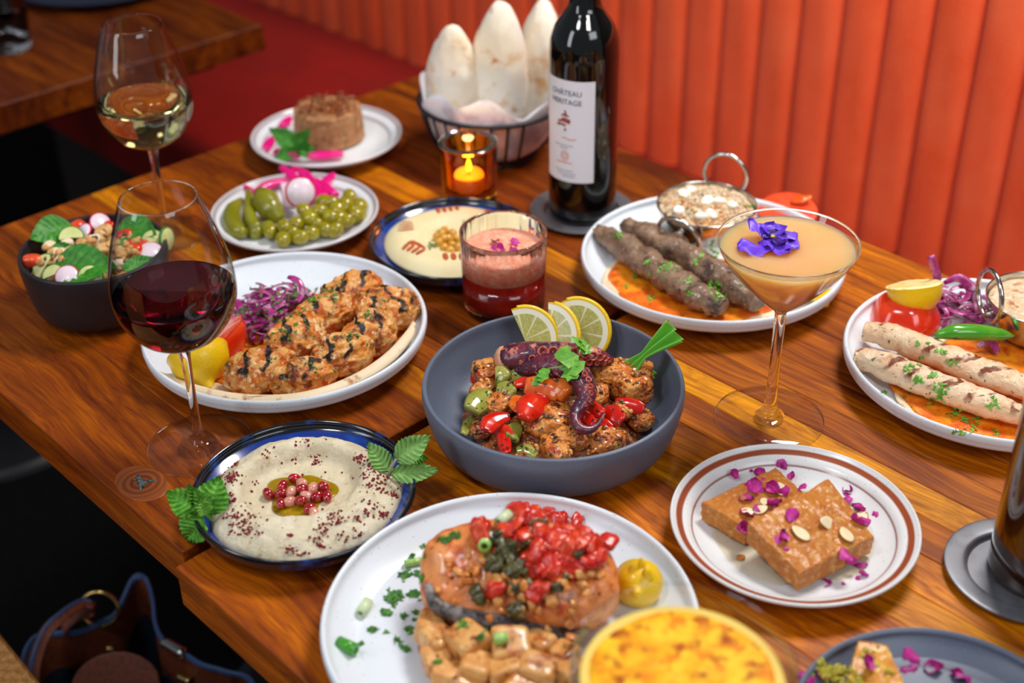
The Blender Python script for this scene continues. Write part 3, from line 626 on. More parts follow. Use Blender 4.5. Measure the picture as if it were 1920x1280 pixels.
add('strap_edge', tube([rel(590, 305, -.388), rel(520, 293, -.383), rel(385, 378, -.378), rel(285, 475, -.383), rel(218, 635, -.398), rel(190, 800, -.408)], .0026, 8, 50), m_navy, parent=bag)
add('strap_tab', tube([rel(610, 345, -.40), rel(500, 380, -.405), rel(420, 450, -.415), rel(410, 500, -.425)], .013, 10, 24, flat=.2), m_leather, parent=bag)
add('clasp', tube([rel(1050, 555, -.415), rel(1185, 632, -.415)], .0068, 10, 8, flat=.7), m_steel, parent=bag)
add('snap', lathe(prof([(0, .003), (.006, .0025), (.008, 0)], 8), 20), m_gold, rel(705, 625, -.465), zdir((.2, -.8, .5)), parent=bag)
add('inner_tag', xf(prism([(.05*math.cos(a)*1.0, .04*math.sin(a)) for a in np.linspace(0, 6.28, 20, endpoint=False)], 0, .004), (0, 0, 0)), m_leather, rel(745, 850, -.46), zdir((.1, -.7, .6)), parent=bag)
add('buckle', tube([rel(1150, 770, -.45), rel(1225, 805, -.45)], .006, 8, 8, flat=.5), m_gold, parent=bag)
# ================================================================ glasses, bottles, candle, bread basket
def offset(B, d):
    B = np.array(B); t = np.gradient(B, axis=0); n = np.stack([-t[:, 1], t[:, 0]], 1); n /= np.linalg.norm(n, axis=1)[:, None]+1e-12
    O = B+n*d; O[:, 0] = np.maximum(O[:, 0], 0); return O
def stemware(B, foot, stem, wall=.0010, na=72):
    B = cr(B, 44); I = offset(B, wall); zb = B[0][1]
    I = [p for p in I[::-1] if p[0] > .002 and p[1] > zb+.002]; I = [tuple(p) for p in I]
    P = [(0, 0), (foot-.0006, 0), (foot, .0006), (foot-.0006, .0012)]+[tuple(p) for p in cr(stem, 20)]+[tuple(p) for p in B[1:]]
    rim = B[-1]; P += [(rim[0]-wall*.5, rim[1]+.0005)]+I+[(0, I[-1][1])]
    V, F = lathe(P, na); zc = np.array([np.mean([V[i][2] for i in f]) for f in F]); rc = np.array([np.mean([math.hypot(V[i][0], V[i][1]) for i in f]) for f in F])
    thin = ((zc > zb+.006) & (zc < rim[1]-.0016)) | ((zc < .004) & (rc > .009) & (rc < foot-.0014)); return V, F, [int(t) for t in thin]
def liquid(B, level, inset=.0007, na=72):
    I = offset(cr(B, 60), inset); L = [(0, I[1][1]+.0013)]+[tuple(p) for p in I if p[1] < level and p[0] > .002 and p[1] > I[1][1]+.0013]
    r = np.interp(level, [p[1] for p in I[2:]], [p[0] for p in I[2:]]) if True else 0
    return lathe(L+[(r, level), (r-.0008, level-.0003), (0, level-.0003)], na)
BW = [(.0052, .100), (.0075, .1035), (.0165, .1075), (.034, .1185), (.0465, .138), (.0505, .158), (.0475, .184), (.0395, .213), (.0302, .2400)]
SW = [(.028, .0026), (.012, .0045), (.0068, .008), (.0047, .015), (.0038, .04), (.0038, .07), (.0044, .092)]
gw = mk('glass', stemware(BW, .0456, SW), [m_glass, m_thin])
def wineglass(loc, label, mat, level, lname, foot=1):
    g = add('wine_glass', gw, None, (*loc, T), label=label, cat='glass')
    add(lname, liquid(BW, level), mat, parent=g, label='dark red wine' if lname == 'red_wine' else 'pale yellow white wine'); return g
wineglass((-.2719, .9467), 'stemmed glass of red wine at the left, by the aubergine dip', m_redwine, .156, 'red_wine')
wineglass((-.3796, 1.3345), 'stemmed glass of pale white wine behind the red wine glass', m_whitewine, .1565, 'white_wine')
BM = [(.0046, .1085), (.0068, .1130), (.0150, .1205), (.0290, .1345), (.0430, .1515), (.0530, .1660), (.0583, .1780)]
SM = [(.030, .0022), (.014, .0035), (.0085, .0062), (.0086, .0085), (.0070, .0105), (.0054, .016), (.0046, .06), (.0050, .098)]
mg = add('martini_glass', stemware(BM, .0481, SM, .0009), [m_glass, m_thin], (.2263, .9735, T), label='martini glass of cloudy peach cocktail with a violet flower on it', cat='glass')
add('cocktail', liquid(BM, .1722, .0005), m_cocktail, parent=mg, label='cloudy peach cocktail')
# ---- violet viola floating on the cocktail
fz = .1735; fl = empty('viola_flower', at(1441, 452, fz), 0, 'violet flower with a yellow eye floating on the peach cocktail', 'flower')
def vpetal(name, p0, p1, wd, h0, h1, mat, s, cup=.25):
    a, b = at(*p0, fz+h0), at(*p1, fz+h1); L = np.linalg.norm(b-a)
    return add(name, petal(L, wd, s, cup, 15), mat, a-at(1441, 452, fz), xdir(b-a), parent=fl)
vpetal('petal', (1452, 468), (1382, 460), .027, .0015, .0015, m_violet, 3, .1)
vpetal('petal', (1442, 447), (1402, 412), .014, .003, .0125, m_violet, 5, .3)
vpetal('petal', (1447, 446), (1452, 420), .023, .003, .008, m_violet, 2, .3)
vpetal('petal', (1448, 444), (1496, 437), .018, .004, .006, m_violet, 8, .2)
vpetal('petal', (1444, 447), (1499, 460), .024, .003, .003, m_violet, 4, .2)
vpetal('petal', (1434, 446), (1480, 476), .022, .002, .0015, m_violet, 6, .3)
for p0, p1, wd in (((1447, 445), (1453, 430), .011), ((1450, 444), (1476, 440), .009), ((1446, 448), (1474, 455), .010), ((1440, 446), (1430, 438), .008)):
    vpetal('dark_marking', p0, p1, wd, .0045, .0062, m_violdark, 3, .1)
add('eye', blob(.0019, .0016, .0012, .2, 2, 3, 2), m_violyel, at(1449, 443, fz+.006)-at(1441, 452, fz), parent=fl)
# ---- fluted tumbler with a red drink under pink foam
def fluted(n=144, cuts=24):
    O = [(.0385, 0), (.0402, .0015), (.0410, .006), (.0418, .04), (.0426, .08), (.0427, .0845)]; I = [(.0418, .0852), (.0409, .0845), (.0404, .06), (.0396, .012), (.037, .0085)]
    V, F = lathe([(0, 0)]+O+I+[(0, .008)], n); V = V.copy(); a = np.arctan2(V[:, 1], V[:, 0]); r = np.hypot(V[:, 0], V[:, 1])
    ph = np.abs(((a*cuts/(2*math.pi)) % 1)-.5)*2; inn = (V[:, 2] > .0075) & (r < .0405+.0003) & (V[:, 2] < .084)
    k = np.where((V[:, 2] > .004) & (V[:, 2] < .0835) & ~inn, 1-.016*np.clip(1-(1-ph)*3.2, 0, 1), 1); V[:, 0] *= k; V[:, 1] *= k
    return V, F
tb = add('tumbler', fluted(), m_glass, (-.007, 1.171, T), .13, label='fluted tumbler of red drink under pink foam with petals', cat='glass')
add('red_drink', lathe([(0, .0083), (.0375, .0086), (.0399, .013), (.0405, .0435), (0, .0435)], 96), m_redjuice, parent=tb)
V, F = lathe([(0, .0436), (.0405, .0436), (.0408, .0645), (.0395, .0664)]+[(.0405*q, .0664) for q in (.9, .8, .7, .6, .5, .4, .3, .2, .1)]+[(0, .0664)], 96)
V[:, 2] += np.where(V[:, 2] > .066, .0009*fb(V, 160, 3, 3), 0); add('foam', (V, F), m_foam, parent=tb)
FM = {'the left end of the cluster': (915, 462), 'the middle of the cluster': (950, 466), 'the right end of the cluster': (985, 462), 'the lowest point of the cluster': (950, 488)}
for i, (x, y) in enumerate([(922, 462), (933, 470), (944, 468), (955, 466), (966, 462), (976, 456), (925, 452), (938, 478), (962, 476), (973, 472), (950, 474), (946, 483)]):
    add('petal', petal(.011, .009, i+20, .6), m_petal, at(x, y, .0675), (.5*math.sin(i*2.1)-.2, .7*math.cos(i*1.7), i*1.9), label=nearlabel('pink petal on the foam', x, y, FM), cat='petal', group='petals on the pink foam')
# ---- bottles and their trays
PB = [(0, .004), (.024, .003), (.034, 0), (.0366, .002), (.0375, .008)]+[(.0375, z) for z in (.04, .08, .12, .16, .186)]+[tuple(p) for p in cr([(.0375, .19), (.0362, .204), (.0312, .2185), (.0225, .2315), (.0170, .242), (.0152, .262), (.0147, .31)], 30)]+[(.0165, .311), (.0166, .3185), (.0145, .3195), (0, .3195)]
TRAY = prof([(0, .0022), (.036, .0022), (.0405, .0026), (.0425, .006), (.046, .0072), (.057, .0074), (.0585, .0064), (.057, .0045), (.045, .002), (.04, 0), (0, 0)], 60)
trm = mk('tray', lathe(TRAY, 72), m_tray)
def bent(V, r, phi0, z0):
    """wrap flat (x,y) drawing onto the bottle: x along the surface, y upwards"""
    V = np.asarray(V); a = phi0+V[:, 0]/r; return np.stack([(r+V[:, 2])*np.cos(a), (r+V[:, 2])*np.sin(a), z0+V[:, 1]], 1)
def textgeo(s, size):
    cu = bpy.data.curves.new('lettering', 'FONT'); cu.body = s; cu.size = size; cu.align_x = 'CENTER'; cu.resolution_u = 3; cu.extrude = .00012
    o = bpy.data.objects.new('lettering', cu); COL.objects.link(o); bpy.context.view_layer.update()
    me = o.evaluated_get(bpy.context.evaluated_depsgraph_get()).to_mesh(); V = np.array([v.co[:] for v in me.vertices]); F = [tuple(p.vertices) for p in me.polygons]
    bpy.data.objects.remove(o); bpy.data.curves.remove(cu); return V, F
def bottle(x, y, label, mat, phi, a0, a1, z0, z1):
    b = empty('wine_bottle', (x, y, T+.0026), 0, label, 'bottle'); add('glass_body', lathe(PB, 96), mat, parent=b)
    ra, rb = math.radians(a0), math.radians(a1); r = .0377
    lab = add('paper_label', (lambda g: (bent(g[0], r, phi, 0), g[1]))(sheet(lambda u, v: ((ra+(rb-ra)*u)*r, (z0+z1)/2+v*(z1-z0)/2, 0), 40, 3, .0)), m_label, parent=b)
    return b, lab, r
x, y = .081, 1.366; add('bottle_tray', trm, None, (x, y, T), label='round dark steel tray under the black wine bottle', cat='tray')
phi = math.atan2(-y, -x); b, lab, r = bottle(x, y, 'black wine bottle with a white label at the back, beside the bread', m_bottle, phi, -76, 18.5, .054, .170)
pc = phi+math.radians(-31)
def print_(g, mat, z, name='lettering'): add(name, (bent(g[0], r+.0003, pc, z), g[1]), mat, parent=lab, flat=True)
def stroke(pts, wd):
    P = cr(pts, 12); Tn = np.gradient(P, axis=0); n = np.stack([-Tn[:, 1], Tn[:, 0]], 1); n /= np.linalg.norm(n, axis=1)[:, None]
    V = np.concatenate([np.c_[P+n*wd/2, np.zeros(12)], np.c_[P-n*wd/2, np.zeros(12)]]); return V, [(i, i+1, 13+i, 12+i) for i in range(11)]
print_(textgeo('CHÂTEAU', .0082), m_ink, .1535); print_(textgeo('HERITAGE', .0082), m_ink, .1435)
cedar = join([stroke([(0, .030), (.0008, .026), (0, .023)], .0022), stroke([(-.0045, .0235), (0, .0255), (.0045, .0235)], .0022), stroke([(-.004, .0200), (.001, .0205), (.0065, .0185)], .0025), stroke([(-.009, .0165), (-.003, .0180), (.006, .0165)], .0026), stroke([(-.0105, .0125), (-.005, .0138), (.001, .0130)], .0026), stroke([(.0005, .010), (.0002, .0065)], .0022)])
print_(cedar, m_redink, .1065, 'cedar_emblem')
print_(stroke([(-.004, 0), (0, .001), (.006, -.0008), (.013, .0005)], .0012), m_orangeink, .1045, 'printed_line')
for z, a, bb, mt in ((.0965, -.013, .010, m_paleink), (.0935, -.006, .004, m_paleink), (.0765, -.011, .009, m_orangeink), (.067, -.013, .010, m_paleink), (.0635, -.010, .013, m_paleink), (.0605, -.003, .012, m_paleink)):
    print_(stroke([(a, 0), ((a+bb)/2, 0), (bb, 0)], .0013), mt, z, 'printed_line')
print_(join([stroke([(.0045*math.cos(t)*q, .0055*math.sin(t)*q) for t in np.linspace(0, 6.28, 14)], .0011) for q in (1, .5)]), m_orangeink, .0845, 'seal_emblem')
x2, y2 = .3845, .7685; add('bottle_tray', trm, None, (x2, y2, T), label='round dark steel tray under the bottle at the right edge', cat='tray')
phi2 = math.atan2(-y2, -x2); b2, lab2, _ = bottle(x2+.012, y2+.002, 'nearly empty brown wine bottle cut off by the right edge', m_amberbottle, phi2, 28, 118, .044, .165)
# ---- candle in an amber glass
cx, cy = -.0456, 1.399; cd = add('candle_holder', lathe([(0, 0)]+prof([(.0285, 0), (.0302, .002), (.0308, .01), (.0326, .07), (.0330, .0745)], 14)+prof([(.0315, .0755), (.0262, .0752), (.0245, .073), (.0215, .045), (.0195, .022), (.016, .018)], 18)+[(0, .0175)], 72), m_amber, (cx, cy, T), label='lit candle in a thick amber glass holder', cat='candle')
add('candle', lathe(prof([(0, .0180), (.0165, .0181), (.0180, .022), (.0175, .0360), (.015, .0366), (0, .0360)], 20), 32), m_wax, parent=cd)
add('wick', tube([(0, 0, .0355), (.0004, 0, .042)], .0006, 6), m_bitdark, parent=cd)
add('flame', lathe(prof([(0, .040), (.0022, .042), (.0030, .046), (.0018, .051), (0, .056)], 16), 20), m_flame, parent=cd)
cl = bpy.data.lights.new('candle_glow', 'POINT'); cl.energy = .09; cl.color = (1, .62, .22); cl.shadow_soft_size = .006; clo = bpy.data.objects.new('candle_glow', cl); COL.objects.link(clo); clo.location = (cx, cy, T+.066)
# ---- wire basket lined with a cloth, three puffed breads
bx, by = -.020, 1.535; bk = empty('bread_basket', (bx, by, T), 0, 'round black wire basket holding the breads', 'basket')
add('rim', tube([(.088*math.cos(a), .088*math.sin(a), .070) for a in np.arange(16)*math.pi/8], .0027, 8, 80, closed=True), m_blackwire, parent=bk)
add('base_ring', tube([(.055*math.cos(a), .055*math.sin(a), .003) for a in np.arange(16)*math.pi/8], .0022, 8, 64, closed=True), m_blackwire, parent=bk)
wg = mk('wire', tube([(.054, 0, .003), (.068, 0, .014), (.080, 0, .042), (.088, 0, .070)], .0017, 6, 12), m_blackwire)
for i in range(24): add('wire', wg, None, rot=i*2*math.pi/28, parent=bk)
def linerfn(u, v):
    a = math.pi*v; rr = [.002, .03, .050, .064, .074, .0815, .0855, .087, .0865]; zz = [.006, .006, .008, .018, .038, .058, .074, .086, .089]
    t = u*8; r = np.interp(t, range(9), rr); z = np.interp(t, range(9), zz); q = u**2
    r *= 1+q*.05*math.sin(9*a+.7)-q*.03; z += q*(.010*math.sin(3*a+1.1)+.007*math.sin(7*a)); return (r*math.cos(a), r*math.sin(a), z)
add('cloth_liner', sheet(linerfn, 26, 120), m_cloth, (bx, by, T), label='white and grey cloth lining the bread basket', cat='cloth')
def pita(px, py, dy, h, wd, th, yaw, lean, s, label):
    y_ = by+dy; P = at(px, py, 0); 
    d = P-EYE; k = (y_-EYE[1])/d[1]; c = EYE+d*k
    V, F = ico(5); V = V.copy(); y, z = V[:, 1], V[:, 2]; q = np.minimum(1, y*y+z*z)
    V[:, 0] = np.sign(V[:, 0])*(np.abs(V[:, 0])**1.15*.92+.10*(1-q))*th*(1+.12*fb(V, 2.2, s, 2)); V[:, 1] = y*wd*(1-.30*np.clip(z, 0, 1)**1.5-.12*np.clip(-z, 0, 1)**2); V[:, 2] = z*h*(1+.05*np.cos(2*y))
    V = V*(1+.03*fb(V, 38, s, 3))[:, None]+.0012*fb(V, 130, s+2, 3)[:, None]
    add('pita_bread', (V, F), m_pita, c, Euler((lean, {4: -.10, 9: -.03}.get(s, .04), yaw)).to_quaternion(), label=label, cat='bread', group='puffed breads in the wire basket')
pita(850, 160, -.006, .076, .037, .026, 1.05, .12, 4, 'puffed white bread standing at the left of the basket, lowest of three')
pita(934, 147, -.008, .094, .041, .029, .90, .10, 9, 'puffed white bread standing in the middle of the basket, the broadest')
pita(1008, 142, .024, .091, .038, .026, .80, .08, 14, 'puffed white bread partly behind the black wine bottle')

# ---- clear water glass on the far table, mostly out of frame
wq = at(18, 92, 0); add('water_glass', lathe([(0, 0), (.030, 0), (.033, .003), (.038, .11), (.0372, .1105), (.0365, .11), (.0318, .012), (0, .010)], 48), m_glass, (wq[0], wq[1], T+.0008), label='clear water glass at the upper left corner of the picture', cat='glass')
# ================================================================ dishes
GLASS_LIFT = .0009
for o_ in COL.objects:
    if o_.parent is None and o_.get('category') == 'glass': o_.location.z += GLASS_LIFT
def coupe(R, H, fr, fz, foot, rt=.0055, m=70): 
    O = cr([(0, fz), (fr*.55, fz), (fr*.9, fz+.0006), (fr, fz+.0022), (R-rt*1.25, H*.72), (R-rt, H-.002), (R-rt*.5, H), (R-.0008, H-rt*.45), (R-.0012, H-rt*1.4), (R-.006, H*.5), (foot+.012, .0065), (foot+.002, .002), (foot, 0), (foot-.005, 0), (foot-.008, .003), (0, .003)], m)
    return lathe([(max(0, a), b) for a, b in O], 96)
def smallplate(R, H, foot, m=60):
    O = cr([(0, .0055), (R*.52, .0055), (R*.68, .0062), (R*.80, .0105), (R*.86, .0155), (R*.94, .0185), (R-.003, H-.0015), (R-.0012, H), (R, H-.002), (R-.004, H-.006), (R*.8, .007), (foot+.004, .002), (foot, 0), (foot-.004, 0), (foot-.006, .002), (0, .0025)], m)
    return lathe([(max(0, a), b) for a, b in O], 96)
g_coupe = mk('plate', coupe(.1355, .030, .112, .009, .088), m_white)
g_small = mk('plate', smallplate(.0925, .022, .052), m_greyplate)
g_brown = mk('plate', smallplate(.0962, .022, .054), m_brownplate)
g_blue = mk('dish', coupe(.0912, .0245, .066, .006, .045, .0045), m_blue)
P = dict(chicken=(-.2156, 1.1023), kafta=(.2069, 1.2205), saus=(.438, 1.0276), salmon=(-.0043, .7071), brown=(.2174, .8131), baba=(-.1697, .8593), hummus=(-.0596, 1.2753), pick=(-.2379, 1.3458), back=(-.2237, 1.5468), salad=(-.4122, 1.1827), octo=(.0346, .9587), dark=(.2756, .5961))
def dish(key, geo, mat, name, label, cat='plate'): return add(name, geo, mat, (*P[key], T+.0003), label=label, cat=cat)
dish('chicken', g_coupe, None, 'plate', 'white coupe plate under the grilled chicken, behind the red wine glass')
dish('kafta', g_coupe, None, 'plate', 'white coupe plate under the dark minced kebabs, behind the martini glass')
dish('saus', g_coupe, None, 'plate', 'white coupe plate under the pale chicken sausages at the right edge')
dish('salmon', g_coupe, None, 'plate', 'white speckled coupe plate under the salmon in front')
dish('brown', g_brown, None, 'plate', 'cream plate with brown bands under the two cake slices')
dish('pick', g_small, None, 'plate', 'white plate with grey bands under the pickles and olives')
dish('back', g_small, None, 'plate', 'white plate with grey bands farthest back, under the meat cake')
dish('baba', g_blue, None, 'dish', 'cobalt blue dish with a dark rim under the aubergine dip', 'dish')
dish('hummus', g_blue, None, 'dish', 'cobalt blue dish with a dark rim under the hummus', 'dish')
def bowlgeo(R, H, floor, rt=.004, n=96, foot=.55):
    O = cr([(0, .008), (floor*.8, .008), (floor, .010), (floor+(R-floor)*.55, .008+H*.22), (R-rt-.002, H*.72), (R-rt, H-.0015), (R-rt*.5, H), (R, H-.002), (R-.0005, H*.72), (floor+(R-floor)*.62, H*.14), (R*foot+.004, .002), (R*foot, 0), (R*foot-.005, 0), (0, .002)], 60)
    return lathe([(max(0, a), b) for a, b in O], n)
ob = dish('octo', bowlgeo(.112, .055, .080), m_char, 'bowl', 'wide charcoal bowl holding the octopus stew in the middle', 'bowl')
dish('salad', bowlgeo(.0716, .068, .048, foot=.5), m_darkbowl, 'bowl', 'deep dark bowl of salad at the left edge of the table', 'bowl')
dish('dark', coupe(.1, .022, .082, .006, .062, .005), m_char, 'plate', 'charcoal plate with a cake wedge at the lower right corner')
def rel2(key, px, py, h=0.):
    q = at(px, py, h); return np.array([q[0]-P[key][0], q[1]-P[key][1], h])
def herbs(key, spots, label, smin=.0014, smax=.0034, mat=None, s=0, n=8, spread=9, h=.0, hf=None, name='chopped_parsley', tilt=.6):
    """a pinch of chopped herb: spots are photo pixels (x,y[,count[,spread]])"""
    rs = random.Random(s); pts = []
    for sp in spots:
        for k in range(sp[2] if len(sp) > 2 else n):
            d = sp[3] if len(sp) > 3 else spread; x, y = sp[0]+rs.gauss(0, d), sp[1]+rs.gauss(0, d*.6); q = at(x, y, sp[4] if len(sp) > 4 else h); pts.append((q[0], q[1], T+(sp[4] if len(sp) > 4 else h)+rs.uniform(0, .0015)))
    return add(name, flakes(pts, smin, smax, s, tilt), mat or m_parsley, label=label, cat='herb', kind='stuff')
def mint(loc, leaves, label, stem=None, mat=None, seed=1):
    """sprig: leaves = (tip px, base px, tip height, base height, width, curl[, material])"""
    t = empty('mint_sprig', loc, 0, label, 'herb'); L0 = np.array(loc)
    for i, l in enumerate(leaves):
        a, b = at(*l[1], l[3]), at(*l[0], l[2]); L = np.linalg.norm(b-a)
        q = xface(b-a, (a+b)/2, l[7] if len(l) > 7 else .6); add('leaf', leaf(L, l[4], l[5], .35, .16, .0022, seed+i), l[6] if len(l) > 6 and l[6] else (mat or m_mint), a-L0, q, parent=t)
    if stem: add('stem', tube([at(x, y, h)-L0 for x, y, h in stem], [.0016, .0012], 8), m_mintstem if mat is None else m_mint, parent=t)
    return t
def meatpiece(name, px, py, L, W, H, a, h, mat, s, label, cat='meat', group=None, amp=.22, freq=1.7, tilt=(0, 0), box=0, sub=4):
    return add(name, blob(L/2, W/2, H/2, amp, freq, s, sub, 4, box), mat, at(px, py, h), Euler((tilt[0], tilt[1], a)).to_quaternion(), label=label, cat=cat, group=group)
def strip(name, pts, rad, mat, label, cat, group=None, flat=.35, n=10, up=(0, 0, 1), m=None):
    """pts = (px,py,h)"""
    W_ = np.array([at(x, y, h) for x, y, h in pts]); c = W_.mean(0); return add(name, tube(W_-c, rad, n, m, flat, up=up), mat, c, label=label, cat=cat, group=group)
# ---------------------------------------------------------------- grilled chicken plate
KX, KY = P['chicken']
def flatbread(key, off, R0, yaw_front, label, sx=1., sy=1., amp=.05, rise=.008, s=1):
    c0 = np.array([P[key][0]+off[0], P[key][1]+off[1]])
    def rf(a): return R0*(1+amp*math.sin(3*a+s)+amp*.6*math.sin(7*a+2*s))
    def hf(x, y, q):
        a = math.atan2(y, x); rr = math.hypot(x+off[0], y+off[1]); wall = max(0, rr-.110)
        return .0112+max(0, q-.80)/.2*rise*max(0, math.cos(a-yaw_front))**.7+wall*.75+.0012*math.sin(9*a+4*q)*q*q
    V, F = mound(hf, rf, 26, 110, None); b = add('flatbread', (V, F), m_flat, (*c0, T), label=label, cat='bread')
    sa = .93
    def rf2(a): return R0*sa*(1+.05*math.sin(4*a+s)+.03*math.sin(9*a))
    V2, F2 = mound(lambda x, y, q: hf(x, y, math.hypot(x, y)/rf(math.atan2(y, x)))+.0016+.0007*fb(np.array([[x, y, 0]]), 90, s, 3)[0]-(.0012 if q > .999 else 0), rf2, 26, 110, None)
    add('orange_sauce', (V2, F2), m_sauce, parent=b, label='orange pepper sauce spread over the bread'); return b
flatbread('chicken', (.012, -.018), .102, math.radians(-75), 'flatbread spread with orange sauce under the grilled chicken', s=1)
fold = [(288, 690, .021), (305, 706, .020), (340, 722, .021), (390, 738, .024), (440, 748, .025), (500, 751, .026), (560, 746, .026), (620, 731, .026), (680, 705, .027), (730, 670, .029), (765, 630, .028), (776, 605, .024)]
strip('bread_fold', fold, [.0015, .004, .005, .006, .0062, .006, .0056, .0056, .006, .006, .005, .002], m_flat, 'rolled pale bread edge along the front of the chicken plate', 'bread', flat=.7, m=60, up=(0, -.5, 1))
for i, (x, y, L, W_, H_, a, h, n) in enumerate([
    (487, 694, .062, .044, .036, .45, .030, 'grilled chicken piece at the left end, nearest the lemon'), (568, 706, .060, .036, .032, .35, .028, 'grilled chicken piece at the front, lying against the bread edge'),
    (556, 632, .058, .040, .036, .75, .034, 'grilled chicken piece behind the two front ones'), (640, 668, .058, .040, .038, .5, .031, 'charred chicken piece in the front row, third from the lemon'),
    (610, 588, .062, .036, .034, .55, .034, 'grilled chicken piece beside the red onion salad'), (692, 628, .054, .040, .038, .7, .031, 'grilled chicken piece at the right of the front row'),
    (665, 545, .058, .040, .036, .4, .036, 'grilled chicken piece at the back with burnt tips'), (712, 574, .050, .036, .034, .8, .034, 'small grilled chicken piece between the back and right ones'),
    (748, 578, .052, .036, .034, 1.3, .029, 'grilled chicken piece at the right rim of the plate')]):
    add('chicken_piece', meatblob(L*.51, W_*.49, H_*.51, 11+i*3, .2, .16, .05), m_chicken, at(x, y, h), Euler((0, 0, a)).to_quaternion(), label=n, cat='meat', group='grilled chicken pieces')
def lemonhalf(name, px, py, h, R, axis, label, char=False, mat=m_lemonskin, nub=.32):
    P_ = prof([(0, R*(1.05+nub)), (R*.13, R*(1+nub)), (R*.24, R*1.08), (R*.6, R*.88), (R*.9, R*.5), (R, 0)], 24)[::-1]
    c = at(px, py, h); o = add(name, lathe(P_+[], 48, .02, 3), mat, c, zdir(axis), label=label, cat='lemon')
    V, F = lathe([(R*.999, 0), (R*.93, .0004)]+[(R*.9*q, -.0012) for q in np.linspace(1, .1, 8)]+[(0, -.0012)], 48); V[:, 2] += .0008*fb(V, 160, 2, 2); add('cut_face', (V, F), m_lemonpulp, parent=o); return o
lemonhalf('lemon_half', 370, 662, .034, .0285, (.30, -.62, -.42), 'yellow lemon half in front of the tomato, pointing its tip forward')
add('char_mark', blob(.006, .003, .002, .3, 2, 4, 2), M('char', (40, 26, 18), .6), at(384, 637, .056), parent=None, label='burnt scrap on top of the lemon half by the chicken', cat='char')
def tomato(px, py, h, R, axis, label, sq=.8, face=True):
    c = at(px, py, h); P_ = prof([(0, R*sq), (R*.3, R*sq*.96), (R*.7, R*sq*.75), (R*.95, R*sq*.3), (R, 0)], 20)[::-1]
    V, F = lathe(P_, 48); a = np.arctan2(V[:, 1], V[:, 0]); V[:, :2] *= (1+.03*np.cos(5*a))[:, None]
    o = add('tomato_half', (V, F), m_tomato, c, zdir(axis), label=label, cat='tomato')
    V, F = lathe([(R*.998, 0), (R*.9, -.0006), (R*.6, -.002), (R*.3, -.0015), (0, -.002)], 48); V[:, 2] += .0012*fb(V, 120, 4, 2); add('cut_face', (V, F), m_tomflesh, parent=o); return o
tomato(398, 634, .026, .034, (.35, -.1, -.55), 'grilled red tomato half behind the lemon, partly behind the wine glass')
on = [mk('onion_strip', tube([(r*math.cos(a), r*math.sin(a), z*math.sin(a*1.5)) for a in np.linspace(-sp/2, sp/2, 8)], [w*.5, w, w, w*.5], 8, 22, .26, up=(.75, 0, .65)), m_onion) for r, sp, z, w in ((.012, 2.6, .002, .0034), (.015, 2.2, .003, .0042), (.009, 3.4, .002, .0030), (.018, 1.7, .002, .0038), (.013, 4.2, .002, .0026))]
def onions(c, rx, ry, hh, n, label, group, s, yaw=0., sc=1.):
    """heap of strips: c = (x,y,z) world centre of its base, hh its height"""
    rs = random.Random(s); L = []
    for i in range(n):
        t = rs.uniform(0, 6.28); q = math.sqrt(rs.random())*.92; u, v = rx*q*math.cos(t), ry*q*math.sin(t); x, y = u*math.cos(yaw)-v*math.sin(yaw), u*math.sin(yaw)+v*math.cos(yaw)
        o = add('onion_strip', on[i % 5], None, (c[0]+x, c[1]+y, c[2]+.003+hh*(1-q*q)*(.25+.75*i/n)), Euler((rs.uniform(-.55, .55), rs.uniform(-.55, .55), rs.uniform(0, 6.28))).to_quaternion(), label=label, cat='onion', group=group); o.scale = [sc*rs.uniform(.8, 1.1)]*3; L.append(o)
    return L
oh = at(512, 600, .014); ons = onions((oh[0]+.004, oh[1]+.004, T+.012), .046, .038, .034, 84, 'curled purple onion strip in the heap behind the grilled chicken', 'purple onion strips on the chicken plate', 3, .35)
Bc = bvh([o for o in COL.objects if o.name.startswith(('onion_strip', 'chicken_piece', 'flatbread'))])
add('chopped_parsley', onsurf(Bc, [(470, 535, 26, 12), (520, 545, 34, 20), (560, 555, 26, 16), (455, 585, 14, 10), (500, 590, 26, 20), (540, 590, 24, 20), (530, 625, 8, 12), (590, 560, 12, 10), (620, 545, 12, 9), (600, 540, 12, 10), (490, 625, 10, 10), (460, 625, 8, 8)], .0016, .0040, 1), m_parsley, label='chopped parsley over the purple onions', cat='herb', kind='stuff')
add('herb_flecks', onsurf(Bc, [(505, 675, 5, 5), (690, 592, 10, 6), (655, 632, 5, 8), (585, 690, 4, 10), (720, 560, 5, 8), (625, 630, 5, 12), (640, 530, 4, 6), (520, 720, 3, 6), (600, 700, 4, 20), (690, 640, 4, 20), (560, 590, 4, 12)], .0012, .0032, 2), m_parsley, label='green herb flecks on the grilled chicken', cat='herb', kind='stuff')
